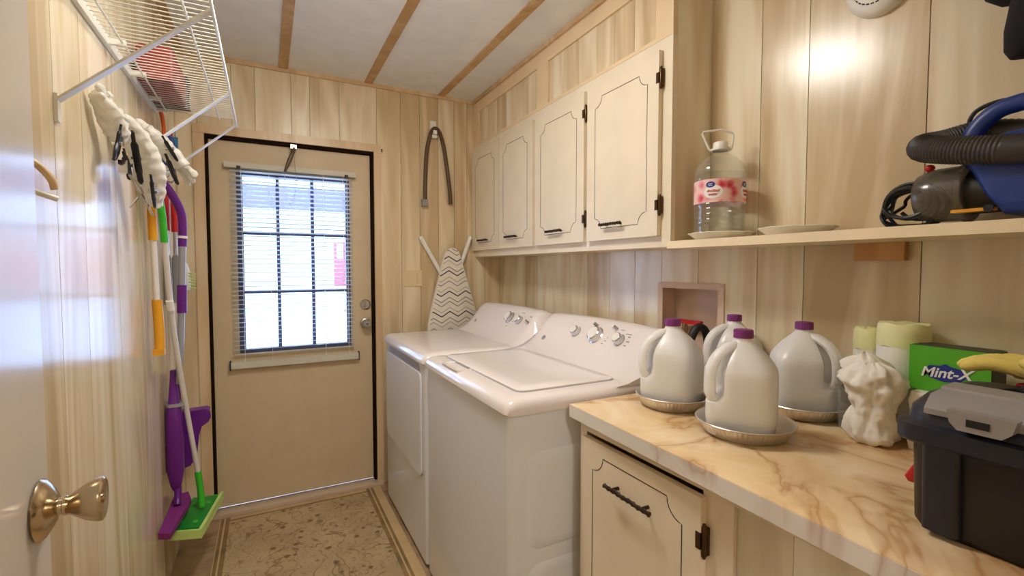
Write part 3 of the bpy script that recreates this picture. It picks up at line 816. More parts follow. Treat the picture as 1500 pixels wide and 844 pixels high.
def appliance(name, label, y0, y1, washer):
    x0, x1 = .603, 1.275
    t = thing(name, label, name.replace('_', ' '), (.93, (y0 + y1) / 2, 0))
    # body with softly rounded vertical corners, set in above the floor on feet
    rings = [ring_rr(x0, x1, y0 + .006, y1 - .006, .018, .02), ring_rr(x0, x1, y0 + .006, y1 - .006, .018, .918)]
    B().loft(rings).bevel(.004, 1).build('body', M['enamel'], t)
    # enamel top: flared rim rounded over to the deck
    R = [ring_rr(x0 - .006, x1, y0, y1, .024, .914), ring_rr(x0 - .012, x1, y0 - .001, y1 + .001, .026, .919), ring_rr(x0 - .011, x1, y0, y1, .026, .934), ring_rr(x0 - .005, x1, y0 + .003, y1 - .003, .026, .947), ring_rr(x0 + .006, x1, y0 + .011, y1 - .011, .026, .956), ring_rr(x0 + .022, x1, y0 + .024, y1 - .024, .026, .961), ring_rr(x0 + .06, x1 - .02, y0 + .06, y1 - .06, .03, .963)]
    top = B().loft(R).build('top_deck', M['deck'], t)
    for sx in (x0 + .06, x1 - .06):
        for sy in (y0 + .06, y1 - .06): B().lathe([(.022, 0), (.022, .012), (.010, .014), (.010, .024)], (sx, sy, 0), 'z', 12).build('foot', M['gap'], t)
    xb = x1 - .002
    cp_ = console(t, y0 + .004, y1 - .004, xb)
    W_ = y1 - y0; yc = (y0 + y1) / 2
    pr = B()
    if washer:
        dial(t, cp_, xb, yc + .065, .58, .021); dial(t, cp_, xb, yc - .065, .60, .033); dial(t, cp_, xb, yc - .205, .60, .022)
        for dy, v, ly, lv in ((-.12, .72, .022, .004), (-.128, .60, .025, .004), (-.128, .46, .024, .004), (-.12, .33, .020, .004), (-.02, .40, .022, .004), (-.105, .86, .022, .003), (.045, .90, .018, .004), (.03, .55, .016, .004), (.03, .70, .018, .004), (-.245, .78, .012, .004), (-.25, .60, .014, .004), (-.245, .44, .012, .004), (-.235, .88, .03, .003), (-.195, .99, .02, .003)):
            mark(t, cp_, xb, yc + dy, v, ly, lv, b=pr)
        for k in range(6): mark(t, cp_, xb, yc - .065 - k * .014, .985, .006, .005, b=pr)
        pr.build('panel_print', M['print'], cp_, smooth=False)
        for dy in (-.040, -.160): dial(t, cp_, xb, yc + dy, .99, .0075, name='push_button')
        # lid with an outline gap, grip scoop at the front
        LX0, LX1, LY0, LY1 = .665, 1.035, y0 + .062, y1 - .062
        B().prism(rrect(LX0 - .004, LX1 + .004, LY0 - .004, LY1 + .004, .03), 'z', .960, .9640).build('lid_gap', M['grey_plastic'], top)
        ld = B().loft([ring_rr(LX0, LX1, LY0, LY1, .03, .961), ring_rr(LX0, LX1, LY0, LY1, .03, .9675), ring_rr(LX0 + .006, LX1 - .004, LY0 + .006, LY1 - .006, .026, .971), ring_rr(LX0 + .05, LX1 - .05, LY0 + .05, LY1 - .05, .02, .973)]).build('lid', M['deck'], t)
        sc = B().loft([ring_rr(.606, .668, yc + .03, yc + .21, .018, .9545), ring_rr(.604, .670, yc + .028, yc + .212, .02, .9640), ring_rr(.613, .664, yc + .038, yc + .202, .016, .9650), ring_rr(.628, .662, yc + .05, yc + .19, .014, .957)]).build('grip_scoop', M['deck'], top)
        B().box(.655, .664, yc + .055, yc + .185, .9575, .9660).build('grip_shadow', M['grey_plastic'], sc)  # grey strip put in for the shadow inside the lid's grip
        lg = B()
        p, nrm, d = face_pt(xb, .05)
        B().lathe([(.012, 0), (.012, .001), (.0005, .0015)], (0, 0, 0), 'z', 20).xform(Matrix.Translation((p.x - .003, y1 - .12, p.z - .002)) @ Vector((0, 0, 1)).rotation_difference(nrm).to_matrix().to_4x4()).build('round_badge', M['print'], cp_)
        # embossed ribs on the near side: two stepped rounded panels
        for z0, z1 in ((.50, .80), (.16, .46)):
            outer = rrect(.66, 1.16, z0, z1, .05); inner = rrect(.672, 1.148, z0 + .012, z1 - .012, .042)
            yy = y0 + .006
            b = B(); b.loft([[(p[0], yy + .001, p[1]) for p in outer], [(p[0], yy - .007, p[1]) for p in inner], [(p[0], yy - .007, p[1]) for p in [((q[0] - .91) * .9 + .91, (q[1] - (z0 + z1) / 2) * .84 + (z0 + z1) / 2) for q in inner]]])
            b.build('side_rib_panel', M['enamel'], t)
    else:
        dial(t, cp_, xb, yc - .115, .60, .030); dial(t, cp_, xb, yc - .225, .55, .022); dial(t, cp_, xb, yc - .315, .52, .009, name='push_button')
        for dy, v, ly, lv in ((-.115, 1.0, .03, .005), (-.165, .60, .02, .004), (-.165, .42, .02, .004), (-.22, .98, .03, .004), (-.275, .6, .014, .004), (-.31, .85, .02, .004), (-.08, .2, .03, .004), (-.13, .12, .02, .004)):
            mark(t, cp_, xb, yc + dy, v, ly, lv, b=pr)
        pr.build('panel_print', M['print'], cp_, smooth=False)
        p, nrm, d = face_pt(xb, .05)
        B().lathe([(.012, 0), (.012, .001), (.0005, .0015)], (0, 0, 0), 'z', 20).xform(Matrix.Translation((p.x - .003, y1 - .12, p.z - .002)) @ Vector((0, 0, 1)).rotation_difference(nrm).to_matrix().to_4x4()).build('round_badge', M['print'], cp_)
        # loading door in the front, pocket grip along its top edge
        da, dc = y0 + .055, y1 - .055
        poly = rrect(da, dc, .40, .868, .03)
        B().prism(rrect(da - .004, dc + .004, .396, .872, .032), 'x', x0 - .0012, x0 + .01).build('door_gap', M['grey_plastic'], t)
        dd = B().prism(poly, 'x', x0 - .010, x0 + .006).bevel(.004, 2).build('loading_door', M['enamel'], t)
        B().prism([(da + .03, .874), (dc - .03, .874), (dc - .05, .905), (da + .05, .905)], 'x', x0 - .0016, x0 + .004).build('grip_pocket', M['grey_plastic'], t)
    return t
appliance('washer', 'white top-load washing machine with three silver dials beside the counter', 1.172, 1.958, True)
appliance('dryer', 'white clothes dryer standing between the washer and the outside door', 1.972, 2.752, False)

# ================================================================ SHELF ON THE RIGHT WALL
ws = thing('wall_shelf', 'long cream painted board shelf on the right wall', 'shelf', (1.33, .54, 1.405))
B().box(1.222, XR - .001, -.1, 1.196, 1.405, 1.430).bevel(.0015, 1).build('board', M['shelf'], ws)
tag(B().box(XR - .022, XR - .001, .595, .709, 1.358, 1.4045).bevel(.001, 1).build('support_block', M['block']), 'small raw pine block under the wall shelf', 'wood block')

# drain box recessed in the right wall
db = thing('laundry_drain_box', 'pinkish recessed laundry valve box in the right wall', 'drain box', (XR, 1.286, 1.0))
y0, y1, z0, z1 = DR['y0'], DR['y1'], DR['z0'], DR['z1']
b = B().box(XR + .075, XR + .080, y0, y1, z0, z1).box(XR - .001, XR + .075, y0 + .0005, y0 + .005, z0, z1).box(XR - .001, XR + .075, y1 - .005, y1 - .0005, z0, z1).box(XR - .001, XR + .075, y0 + .005, y1 - .005, z0, z0 + .005).box(XR - .001, XR + .075, y0 + .005, y1 - .005, z1 - .005, z1 - .0005)
b.build('box_shell', M['pink_paint'], db)
b = B().box(XR - .006, XR - .0005, y0 - .012, y0 + .014, z0 - .012, z1 + .010).box(XR - .006, XR - .0005, y1 - .014, y1 + .012, z0 - .012, z1 + .010).box(XR - .006, XR - .0005, y0 + .014, y1 - .014, z1 - .014, z1 + .010).box(XR - .006, XR - .0005, y0 + .014, y1 - .014, z0 - .012, z0 + .014)
f = b.bevel(.002, 1).build('front_flange', M['pink_paint'], db)
for yy in (y0, y1): B().lathe([(.004, -.0075), (.004, -.006), (.001, -.008)], (XR, yy, z1 + .001), 'x', 10).build('screw', M['steel'], f)
v = B().tube([(XR + .04, y1 - .09, z0 + .03), (XR + .04, y1 - .09, z0 + .115)], .012, 12).build('valve', M['brass'], db)
B().box(XR + .032, XR + .048, y1 - .17, y1 - .05, z0 + .112, z0 + .128).bevel(.004, 2).build('valve_lever', M['red'], v)
tag(B().tube(smooth_path([(XR + .03, 1.22, 1.03), (XR + .02, 1.225, 1.10), (XR - .02, 1.23, 1.115), (XR - .05, 1.24, 1.06), (XR - .06, 1.28, .97), (XR - .06, 1.33, .80)], 6), .015, 12).build('drain_hose', M['skin_dark']), 'black drain hose bending out of the laundry valve box', 'hose')

# ================================================================ ON THE COUNTER
ZT = .935
def jug(label, loc, ang, level, tagged=False):
    t = thing('water_jug', label, 'jug', loc, ang, 'gallon water jugs on the counter')
    secs = [(0, .064, 4), (.005, .072, 5), (.045, .077, 5.5), (.10, .077, 5.5), (.142, .0768, 5.2), (.156, .0745, 4.6), (.170, .0680, 4.0), (.184, .0590, 3.4), (.197, .0490, 2.9), (.209, .0380, 2.4), (.218, .029, 2.1), (.225, .022, 2), (.232, .0195, 2), (.244, .0195, 2)]
    def ring(z, h, n, k=1.0, seg=48, dent=True):
        out = []
        for i in range(seg):
            a = 2 * PI * i / seg
            c, s = math.cos(a + PI / 4), math.sin(a + PI / 4)         # corner points along local +x
            r = h / ((abs(c) ** n + abs(s) ** n) ** (1 / n))
            da = abs((a + PI) % (2 * PI) - PI)
            if dent and .085 < z < .212 and da < .50:
                w = (math.cos(da / .50 * PI) + 1) / 2
                vz = min(1, (z - .085) / .02) * min(1, (.212 - z) / .015)
                r *= 1 - .40 * w * max(0, vz)
            out.append((k * r * math.cos(a), k * r * math.sin(a), z))
        return out
    fine = []
    for (a, b_) in zip(secs, secs[1:]):
        for k in range(3):
            u = k / 3; fine.append(tuple(a[j] + (b_[j] - a[j]) * u for j in range(3)))
    fine.append(secs[-1])
    body = B().loft([ring(*s) for s in fine]).build('bottle', M['jug'], t, local=True)
    B().tube(smooth_path([(.016, 0, .217), (.044, 0, .208), (.070, 0, .191), (.087, 0, .163), (.091, 0, .128), (.087, 0, .098), (.068, 0, .082)], 5), [.011] * 3 + [.0135] * 28, 12, flat=(1.25, .85)).build('handle', M['jug'], body, local=True)
    B().loft([ring(z, h, n, .965) for z, h, n in [(.004, .070, 5)] + [s for s in fine if .01 < s[0] < level]] + []).build('water', M['water'], t, local=True)
    cp_ = [(0.021 if i % 2 else .0222) for i in range(48)]
    rings = []
    for z, k in ((.232, 1), (.249, 1), (.252, .94), (.253, .6)):
        rings.append([(cp_[i] * k * math.cos(2 * PI * i / 48), cp_[i] * k * math.sin(2 * PI * i / 48), z) for i in range(48)])
    c = B().loft(rings).build('cap', M['purple_cap'], t, local=True)
    return t
def pan(label, loc, r):
    t = thing('foil_pan', label, 'foil pan', loc, 0, 'round foil pans under the jugs')
    n = 120; rings = []
    def rg(rr, z, amp): return [(rr * (1 + amp * (1 if i % 2 else -1)) * math.cos(2 * PI * i / n), rr * (1 + amp * (1 if i % 2 else -1)) * math.sin(2 * PI * i / n), z) for i in range(n)]
    rings = [rg(.002, .0006, 0), rg(r * .80, .0006, 0), rg(r * .84, .004, .010), rg(r * .97, .030, .012), rg(r * 1.01, .031, 0), rg(r * 1.035, .034, 0), rg(r * 1.02, .036, 0), rg(r * .985, .033, 0), rg(r * .955, .030, .012), rg(r * .82, .005, .010), rg(r * .78, .003, 0), rg(.002, .003, 0)]
    B().loft(rings).build('pan', M['foil'], t, local=True)
    return t
HL = math.radians(152)
pan('round foil pan under the water jug nearest the washer', (1.050, 1.000, ZT), .100)
pan('round foil pan under the half-empty water jug at the front', (1.030, .748, ZT), .109)
pan('round foil pan under the water jug beside the crumpled paper', (1.310, .775, ZT), .102)
jug('nearly full water jug standing in the foil pan nearest the washer', (1.050, 1.000, ZT + .0035), HL + .15, .185)
jug('mostly empty frontmost water jug with purple cap in a foil pan', (1.020, .748, ZT + .0035), HL + .25, .075)
j3 = jug('full water jug with a small white tag beside the crumpled paper', (1.310, .775, ZT + .0035), math.radians(268), .185)
tg = B().prism(rrect(-.022, .022, .034, .082, .003), 'y', -.0755, -.0748)
tg.xform(Matrix.Rotation(math.radians(-73), 4, 'Z'))
tgo = tg.build('price_tag', M['paper'], j3, local=True)
B().prism(rrect(-.022, .022, .070, .084, .003), 'y', -.0760, -.0754).xform(Matrix.Rotation(math.radians(-73), 4, 'Z')).build('tag_stripe', M['purple_cap'], tgo, local=True)
jug('rear water jug half hidden behind the other three', (1.345, 1.020, ZT), HL + .1, .170)

# crumpled white paper in a clear cup
def crumple(name, prof, c, seg, amp, sc, mat, parent, seed=0):
    rings = []
    prof = [tuple(q) for q in smooth_path([(r, z, 0) for r, z in prof], 3)]
    for r, z, _ in prof:
        rg = []
        for i in range(seg):
            a = 2 * PI * i / seg
            p = Vector((math.cos(a) * 1.3, math.sin(a) * 1.3, z * sc + seed))
            k = 1 + amp * noise.noise(p * 1.4) + amp * .55 * (.5 - abs(noise.noise(p * 2.6))) + amp * .35 * (.5 - abs(noise.noise(p * 5.5 + Vector((9, 2, 4)))))
            rg.append((c[0] + r * k * math.cos(a), c[1] + r * k * math.sin(a), c[2] + z + .012 * amp * noise.noise(p * 2.2)))
        rings.append(rg)
    o = B().loft(rings).build(name, mat, parent)
    for e in o.data.attributes:
        if e.name == 'sharp_edge': o.data.attributes.remove(e); break
    return o
cpb = thing('paper_bag', 'crumpled white paper bag standing beside the rolls', 'paper bag', (1.245, .577, ZT))
crumple('crumpled_paper', [(.034, .001), (.042, .01), (.044, .03), (.040, .055), (.034, .075), (.036, .09), (.046, .108), (.054, .13), (.055, .148), (.046, .165), (.032, .178), (.012, .186)], (1.245, .577, ZT), 72, .38, 22, M['paper'], cpb)
crumple('loose_flap', [(.010, .150), (.034, .160), (.040, .172), (.030, .186), (.012, .198), (.002, .204)], (1.258, .600, ZT), 48, .5, 26, M['paper'], cpb, 5)
cu = thing('plastic_cup', 'clear plastic cup half hidden behind the crumpled paper bag', 'cup', (1.300, .646, ZT))
B().lathe([(.026, 0), (.027, .001), (.034, .105), (.036, .106), (.036, .108), (.033, .107), (.025, .003), (.001, .003)], (1.300, .646, ZT), 'z', 28).build('cup_wall', M['cup'], cu)

def roll(label, c, r, h):
    t = thing('paper_roll', label, 'paper roll', (c[0], c[1], ZT), 0, 'paper towel rolls by the wall')
    B().lathe([(.018, .002), (r * .97, .002), (r, .006), (r, h - .055)], (c[0], c[1], ZT), 'z', 36).build('towel_roll', M['paper'], t)
    rings = []
    for z, k in ((h - .055, 1.006), (h - .03, 1.012), (h - .006, .99), (h, .93), (h + .001, .45), (h - .004, .2)):
        rings.append([(c[0] + r * k * (1 + .012 * math.sin(7 * a + z * 60)) * math.cos(a), c[1] + r * k * (1 + .012 * math.sin(7 * a + z * 60)) * math.sin(a), ZT + z + .002 * math.sin(5 * a)) for a in [2 * PI * i / 36 for i in range(36)]])
    B().loft(rings).build('wrapper_top', M['paper_tint'], t)
roll('wide white paper towel roll in pale wrap behind the green carton', (1.368, .571), .052, .270)
roll('narrow white paper roll in pale wrap against the panelled wall', (1.392, .655), .034, .248)
st = tag(B().loft([ring_rr(1.265, 1.395, .355, .515, .01, ZT + .0005), ring_rr(1.262, 1.398, .352, .518, .012, ZT + .02), ring_rr(1.265, 1.395, .355, .515, .012, ZT + .04), ring_rr(1.261, 1.399, .352, .518, .012, ZT + .06), ring_rr(1.265, 1.395, .355, .515, .012, ZT + .085), ring_rr(1.262, 1.398, .352, .518, .012, ZT + .11), ring_rr(1.266, 1.394, .356, .514, .012, ZT + .130)]).build('napkin_stack', M['paper']), 'stack of white paper napkins under the green carton', 'napkins')
gb = thing('trash_bag_carton', 'green printed carton lying on the napkins behind the toolbox', 'carton', (1.335, .455, ZT + .131))
gx0, gx1, gy0, gy1, gz0, gz1 = 1.30, 1.375, .392, .530, ZT + .131, ZT + .231
B().box(gx0, gx1, gy0, gy1, gz0, gz1 - .001).bevel(.001, 1).build('carton_body', M['box_green'], gb)
B().box(gx0 + .004, gx1 - .004, gy0 + .002, gy1 - .003, gz1 - .001, gz1).build('carton_top', M['box_dark'], gb)
B().box(gx0 + .002, gx1 - .002, gy0 - .0015, gy0, gz0 + .002, gz1 - .002).build('carton_end', M['box_dark'], gb)
hexa = [(-.036, 0), (-.028, .014), (-.008, .016), (0, .021), (.010, .016), (.030, .012), (.038, 0), (.028, -.013), (0, -.019), (-.026, -.013)]
lgc = (.465, gz0 + .044)
lo = B().prism([(lgc[0] - u, lgc[1] + w) for u, w in hexa], 'x', gx0 - .0010, gx0 - .0002).build('logo_patch', M['box_blue'], gb)
me = text_mesh('Mint-X', .030, .25, .0006)
place_mesh('logo_lettering', me, M['print_white'], lo, lambda c: (gx0 - .0014 - c.z, lgc[0] - c.x, lgc[1] + c.y + .06 * c.x))

# ---- toolbox
tb = thing('toolbox', 'black plastic toolbox with grey lid tray at the counter end', 'toolbox', (1.0, .14, ZT))
tx0, tx1, ty0, ty1 = .880, 1.115, -.085, .367
b = B().loft([ring_rr(tx0 + .016, tx1 - .01, ty0 + .012, ty1 - .014, .03, ZT + .0005), ring_rr(tx0 + .008, tx1 - .004, ty0 + .006, ty1 - .008, .034, ZT + .012), ring_rr(tx0 + .002, tx1, ty0, ty1 - .004, .036, ZT + .15)])
body = b.build('body', M['black'], tb)
for yy in (ty1 - .075, ty0 + .03): B().loft([ring_rr(tx0 - .003, tx0 + .02, yy, yy + .045, .008, ZT + .01), ring_rr(tx0 - .010, tx0 + .02, yy, yy + .045, .008, ZT + .145)]).build('corner_rib', M['navy_black'], body)
b = B().loft([ring_rr(tx0 - .008, tx1 + .008, ty0 - .006, ty1 + .008, .036, ZT + .138), ring_rr(tx0 - .012, tx1 + .010, ty0 - .008, ty1 + .012, .038, ZT + .142), ring_rr(tx0 - .012, tx1 + .010, ty0 - .008, ty1 + .012, .038, ZT + .166), ring_rr(tx0 - .006, tx1 + .006, ty0 - .004, ty1 + .006, .036, ZT + .170)])
b.build('rim_band', M['navy_black'], tb)
lid = B().loft([ring_rr(tx0 - .002, tx1 + .002, ty0, ty1 + .002, .04, ZT + .168), ring_rr(tx0 + .002, tx1, ty0, ty1, .042, ZT + .190), ring_rr(tx0 + .016, tx1 - .010, ty0 + .012, ty1 - .014, .04, ZT + .208), ring_rr(tx0 + .04, tx1 - .03, ty0 + .03, ty1 - .04, .03, ZT + .212)]).build('lid', M['navy_black'], tb)
# grey tray lid along the front, stepping down over the front edge to the latch
prof = [(tx0 - .004, ZT + .186), (tx0 - .004, ZT + .194), (tx0 + .016, ZT + .213), (tx0 + .05, ZT + .2165), (tx0 + .052, ZT + .2200), (tx0 + .096, ZT + .2215), (tx0 + .096, ZT + .211), (tx0 + .03, ZT + .209), (tx0 + .012, ZT + .203)]
gt = B().prism(prof, 'y', -.07, ty1 - .030).bevel(.0015, 1).build('tray_lid', M['grey_plastic'], tb)
la = B().prism([(.232, ZT + .203), (.304, ZT + .203), (.301, ZT + .186), (.292, ZT + .176), (.246, ZT + .176), (.236, ZT + .186)], 'x', tx0 - .022, tx0 - .003).bevel(.003, 2).build('latch', M['grey_plastic'], gt)
B().box(tx0 - .0235, tx0 - .0215, .258, .282, ZT + .184, ZT + .194).build('latch_slot', M['black'], la)
for yy, rr in ((.275, .016), (.19, .018)):
    B().loft([[(tx1 - .115 + .09 * u, yy + rr * 1.5 * math.cos(a), ZT + .205 + rr * max(0, math.sin(a))) for a in [PI * k / 10 for k in range(11)]] for u in (0, .5, 1)]).bevel(.004, 2, 50).build('lid_hump', M['black'], lid)
hd = B().tube(smooth_path([(tx1 - .095, .27, ZT + .205), (tx1 - .095, .255, ZT + .226), (tx1 - .095, .22, ZT + .232), (tx1 - .095, .05, ZT + .232), (tx1 - .095, -.01, ZT + .226), (tx1 - .095, -.03, ZT + .205)], 5), .012, 10).build('carry_handle', M['black'], lid)
B().box(tx1 - .075, tx1 - .055, .12, .285, ZT + .2125, ZT + .222).bevel(.003, 2).build('red_catch', M['red'], lid)
sdl = B().loft([ring_rr(tx0 + .055, tx0 + .070, ty1 + .001, ty1 + .012, .004, ZT + .052), ring_rr(tx0 + .052, tx0 + .073, ty1 - .006, ty1 + .015, .004, ZT + .060), ring_rr(tx0 + .057, tx0 + .068, ty1 - .008, ty1 + .006, .003, ZT + .080)]).build('red_side_clip', M['red'], tb)
# knit glove lying on the lid
gl = thing('work_glove', 'pale yellow knit work glove lying on the toolbox lid', 'glove', (1.06, .30, ZT + .215))
gz = ZT + .243
GY = .155
b = B()
b.loft([[(1.075 + .038 * math.cos(a), y, gz + .017 * math.sin(a)) for a in [2 * PI * k / 14 for k in range(14)]] for y in (GY - .06, GY - .02, GY + .05, GY + .10, GY + .135)])
for k, (dx, L) in enumerate(((-.030, .075), (-.010, .088), (.012, .084), (.032, .066))):
    p0 = Vector((1.075 + dx, GY + .12, gz)); b.tube(smooth_path([p0, p0 + Vector((dx * .2, L * .55, .006)), p0 + Vector((dx * .3, L, -.006))], 5), [.0115] * 8 + [.010, .009, .004], 10)
b.tube(smooth_path([(1.045, GY + .05, gz), (1.02, GY + .085, gz + .012), (1.012, GY + .12, gz + .018)], 5), [.013] * 8 + [.011, .010, .004], 10)
b.build('knit_shell', M['glove_yellow'], gl)
cf = B().loft([[(1.075 + k * .040 * math.cos(a), y, gz + k * .019 * math.sin(a)) for a in [2 * PI * j / 14 for j in range(14)]] for y, k in ((GY - .095, 1.04), (GY - .085, .98), (GY - .075, 1.04), (GY - .065, .98), (GY - .055, 1.02))]).build('cuff', M['glove_yellow'], gl)

# ================================================================ ON THE SHELF
ZS = 1.430
def plate(label, c, r):
    t = thing('paper_plate', label, 'plate', (c[0], c[1], ZS), 0, 'paper plates on the wall shelf')
    n = 64
    def rg(rr, z, w=0): return [(c[0] + rr * math.cos(2 * PI * i / n), c[1] + rr * math.sin(2 * PI * i / n), ZS + z + w * math.sin(2 * PI * i / n * 11)) for i in range(n)]
    B().loft([rg(.002, .0006), rg(r * .72, .0006), rg(r * .80, .007), rg(r * .96, .0205, .0006), rg(r, .021, .0006), rg(r * .99, .0225, .0006), rg(r * .95, .022, .0006), rg(r * .79, .0085), rg(r * .71, .002), rg(.002, .002)]).build('plate_body', M['white_plastic'], t)
plate('white paper plate under the clear water bottle', (1.325, 1.062, ), .102)
plate('empty white paper plate beside the bottle on the shelf', (1.33, .815), .100)
bt = thing('water_bottle', 'clear plastic distilled water bottle with a red and pink label', 'bottle', (1.325, 1.070, ZS + .0025))
bc_ = (1.325, 1.070, ZS + .0025)
R0 = .079
prof = [(.06, 0), (.070, .003), (R0 - .003, .012), (R0, .02)]
for k in range(5): prof += [(R0, .022 + k * .017), (R0 - .0028, .030 + k * .017), (R0, .038 + k * .017)]
prof += [(R0, .112), (R0 - .0015, .114), (R0 - .0015, .188), (R0, .190), (R0, .200), (R0 - .002, .206), (R0, .212), (R0 - .003, .226), (R0 - .012, .246), (R0 - .030, .263), (R0 - .048, .273), (.024, .281), (.021, .287), (.024, .289), (.024, .292), (.019, .293), (.019, .302)]
bd = B().lathe(prof, bc_, 'z', 48, cap=False).build('bottle_shell', M['pet'], bt)
B().lathe([(.001, .004), (R0 - .006, .012), (R0 - .005, .020), (R0 - .006, .195), (R0 - .006, .212), (.001, .2125)], bc_, 'z', 36).build('water', clear_film('still_water', (.95, .97, .96, 1), 1.1, .02), bt)
B().lathe([(.0225, .296), (.0228, .313), (.021, .316), (.001, .3165)], bc_, 'z', 40).build('cap', M['white_plastic'], bt)
v = [(-.031, .292), (-.020, .293), (.020, .293), (.031, .292), (.035, .296), (.040, .335), (.037, .345), (.0, .358), (-.054, .352), (-.057, .346), (-.035, .296), (-.031, .292)]
ux, uy = .80, -.60
B().tube([(bc_[0] + a * ux - .012 * (z - .292) * 12 * 0, bc_[1] + a * uy, bc_[2] + z) for a, z in v], .0036, 8).lathe([(.0235, .289), (.031, .289), (.031, .295), (.0235, .295)], bc_, 'z', 32, cap=False).build('carry_ring', M['white_plastic'], bt)
def label_mat():
    m, nt, p = nodes('berry_label')
    v = coords(nt, (1, 1, 1))
    vo = N(nt, 'ShaderNodeTexVoronoi', Scale=28.0); nt.links.new(v, vo.inputs['Vector'])
    nz = N(nt, 'ShaderNodeTexNoise', Scale=26.0, Detail=3.0); nt.links.new(v, nz.inputs['Vector'])
    mx = N(nt, 'ShaderNodeMath', operation='ADD'); nt.links.new(vo.outputs['Distance'], mx.inputs[0]); nt.links.new(nz.outputs['Fac'], mx.inputs[1])
    r = ramp(nt, mx.outputs[0], [(.48, lin(196, 34, 60)), (.72, lin(222, 110, 122)), (.98, lin(240, 198, 194))])
    nt.links.new(r.outputs[0], p.inputs['Base Color']); p.inputs['Roughness'].default_value = .4
    return m
lb = B().lathe([(R0 - .001, .114), (R0 + .0002, .1145), (R0 + .0002, .1875), (R0 - .001, .188)], bc_, 'z', 48, cap=False).build('label', label_mat(), bt)
def wrap(u, z, k): # arc length u around the label from the direction a0
    a = wrap.a0 + u / (R0)
    return (bc_[0] + (R0 + k) * math.cos(a), bc_[1] + (R0 + k) * math.sin(a), bc_[2] + z)
def oval(name, u0, z0, ru, rz, mat, k, parent):
    b = B(); n = 28
    c = b.bm.verts.new(wrap(u0, z0, k))
    rings = []
    for s in (.33, .66, 1.0): rings.append([b.bm.verts.new(wrap(u0 + s * ru * math.cos(2 * PI * i / n), z0 + s * rz * math.sin(2 * PI * i / n), k)) for i in range(n)])
    for i in range(n):
        j = (i + 1) % n; b._f([c, rings[0][i], rings[0][j]])
        for q in range(2): b._f([rings[q][i], rings[q + 1][i], rings[q + 1][j], rings[q][j]])
    return b.build(name, mat, parent)
for a0 in (math.radians(205), math.radians(205 + 84)):
    wrap.a0 = a0
    o = oval('label_oval', 0, .147, .029, .021, M['print_white'], .0006, lb)
    g = oval('label_logo', -.008, .170, .014, .0095, M['box_blue'], .0011, lb)
    for s, size, zz, mt_, uu in (('distilled', .0125, .150, 'print_red', 0), ('water', .0125, .139, 'print_red', 0), ('great', .006, .1725, 'print_white', -.008), ('value', .006, .1675, 'print_white', -.008)):
        me = text_mesh(s, size)
        place_mesh('label_lettering', me, M[mt_], lb, lambda c: wrap(uu + c.x, zz + c.y, .0014 + c.z))

# ---- vacuum cleaner
vc = thing('vacuum_cleaner', 'blue handheld vacuum with smoked canister and coiled hose on the shelf', 'vacuum', (1.32, .38, ZS))
vx = 1.318
cz = ZS + .068
B().lathe([(.001, .535), (.030, .533), (.048, .526), (.056, .512), (.058, .49), (.058, .452), (.061, .450), (.061, .440), (.058, .438)], (vx, 0, cz), 'y', 36).build('dust_canister', M['smoke'], vc)
B().lathe([(.001, .4455), (.040, .445), (.046, .438), (.046, .34), (.03, .335)], (vx, 0, cz), 'y', 28).build('filter_core', M['skin_dark'], vc)
blu = B().loft([[(vx + (p[0]) , y, p[1]) for p in rrect(-w, w, z0, z1, .022)] for y, w, z0, z1 in ((.452 , .028, ZS + .125, ZS + .150) , (.43, .050, ZS + .105, ZS + .162), (.40, .062, ZS + .050, ZS + .168), (.375, .064, ZS + .014, ZS + .172), (.30, .066, ZS + .010, ZS + .176), (.18, .066, ZS + .010, ZS + .176), (.13, .052, ZS + .03, ZS + .15), (.11, .03, ZS + .05, ZS + .12))]).build('motor_housing', M['blue'], vc)
B().lathe([(.0075, -.004), (.0075, .002), (.0005, .003)], (vx - .064, .392, ZS + .026), 'x', 12).build('screw', M['black'], blu)
B().box(vx - .0655, vx - .045, .385, .45, ZS + .022, ZS + .028).bevel(.002, 1).build('yellow_strip', M['yellow'], vc)
B().tube(smooth_path([(vx - .01, .44, ZS + .150), (vx - .012, .437, ZS + .186), (vx - .012, .405, ZS + .222), (vx - .012, .36, ZS + .232), (vx - .012, .28, ZS + .235), (vx - .012, .22, ZS + .215), (vx - .012, .20, ZS + .165)], 5), .0145, 12, flat=(1.2, 1)).build('grip_handle', M['blue'], vc)
B().ball((vx - .02, .505, ZS + .128), (.008, .010, .008)).build('red_release_button', M['red'], vc)
# ribbed hose folded over the canister
path = smooth_path([(vx + .03, .33, ZS + .165), (vx + .02, .43, ZS + .19), (vx - .01, .487, ZS + .180), (vx - .045, .508, ZS + .172), (vx - .070, .482, ZS + .158), (vx - .080, .42, ZS + .142), (vx - .084, .34, ZS + .128), (vx - .084, .22, ZS + .118), (vx - .06, .12, ZS + .11)], 22)
B().tube(path, [.0270 if i % 2 else .0284 for i in range(len(path))], 14).build('hose', M['hose_black'], vc)
cord = []
random.seed(3)
for k in range(7):
    ry, rz = .044 + .010 * (k % 3), .034 + .010 * ((k * 2) % 3)
    for i in range(14):
        a = 2 * PI * i / 14
        cord.append((vx - .025 + .012 * k - .02 * (i / 14) + .006 * math.sin(k), (.540 + ry * math.cos(a) + .008 * math.sin(3 * k)), max(ZS + .0045, ZS + .050 + rz * math.sin(a) + .006 * math.cos(2 * k))))
B().tube(smooth_path(cord, 3), .0042, 6).build('power_cord', M['black'], vc)
B().tube(smooth_path([(vx + .02, .40, ZS + .17), (vx + .02, .452, ZS + .205), (vx + .02, .445, ZS + .240), (vx + .02, .40, ZS + .250), (vx + .02, .36, ZS + .228), (vx + .02, .352, ZS + .17)], 6), .0045, 8).build('cord_loop', M['black'], vc)

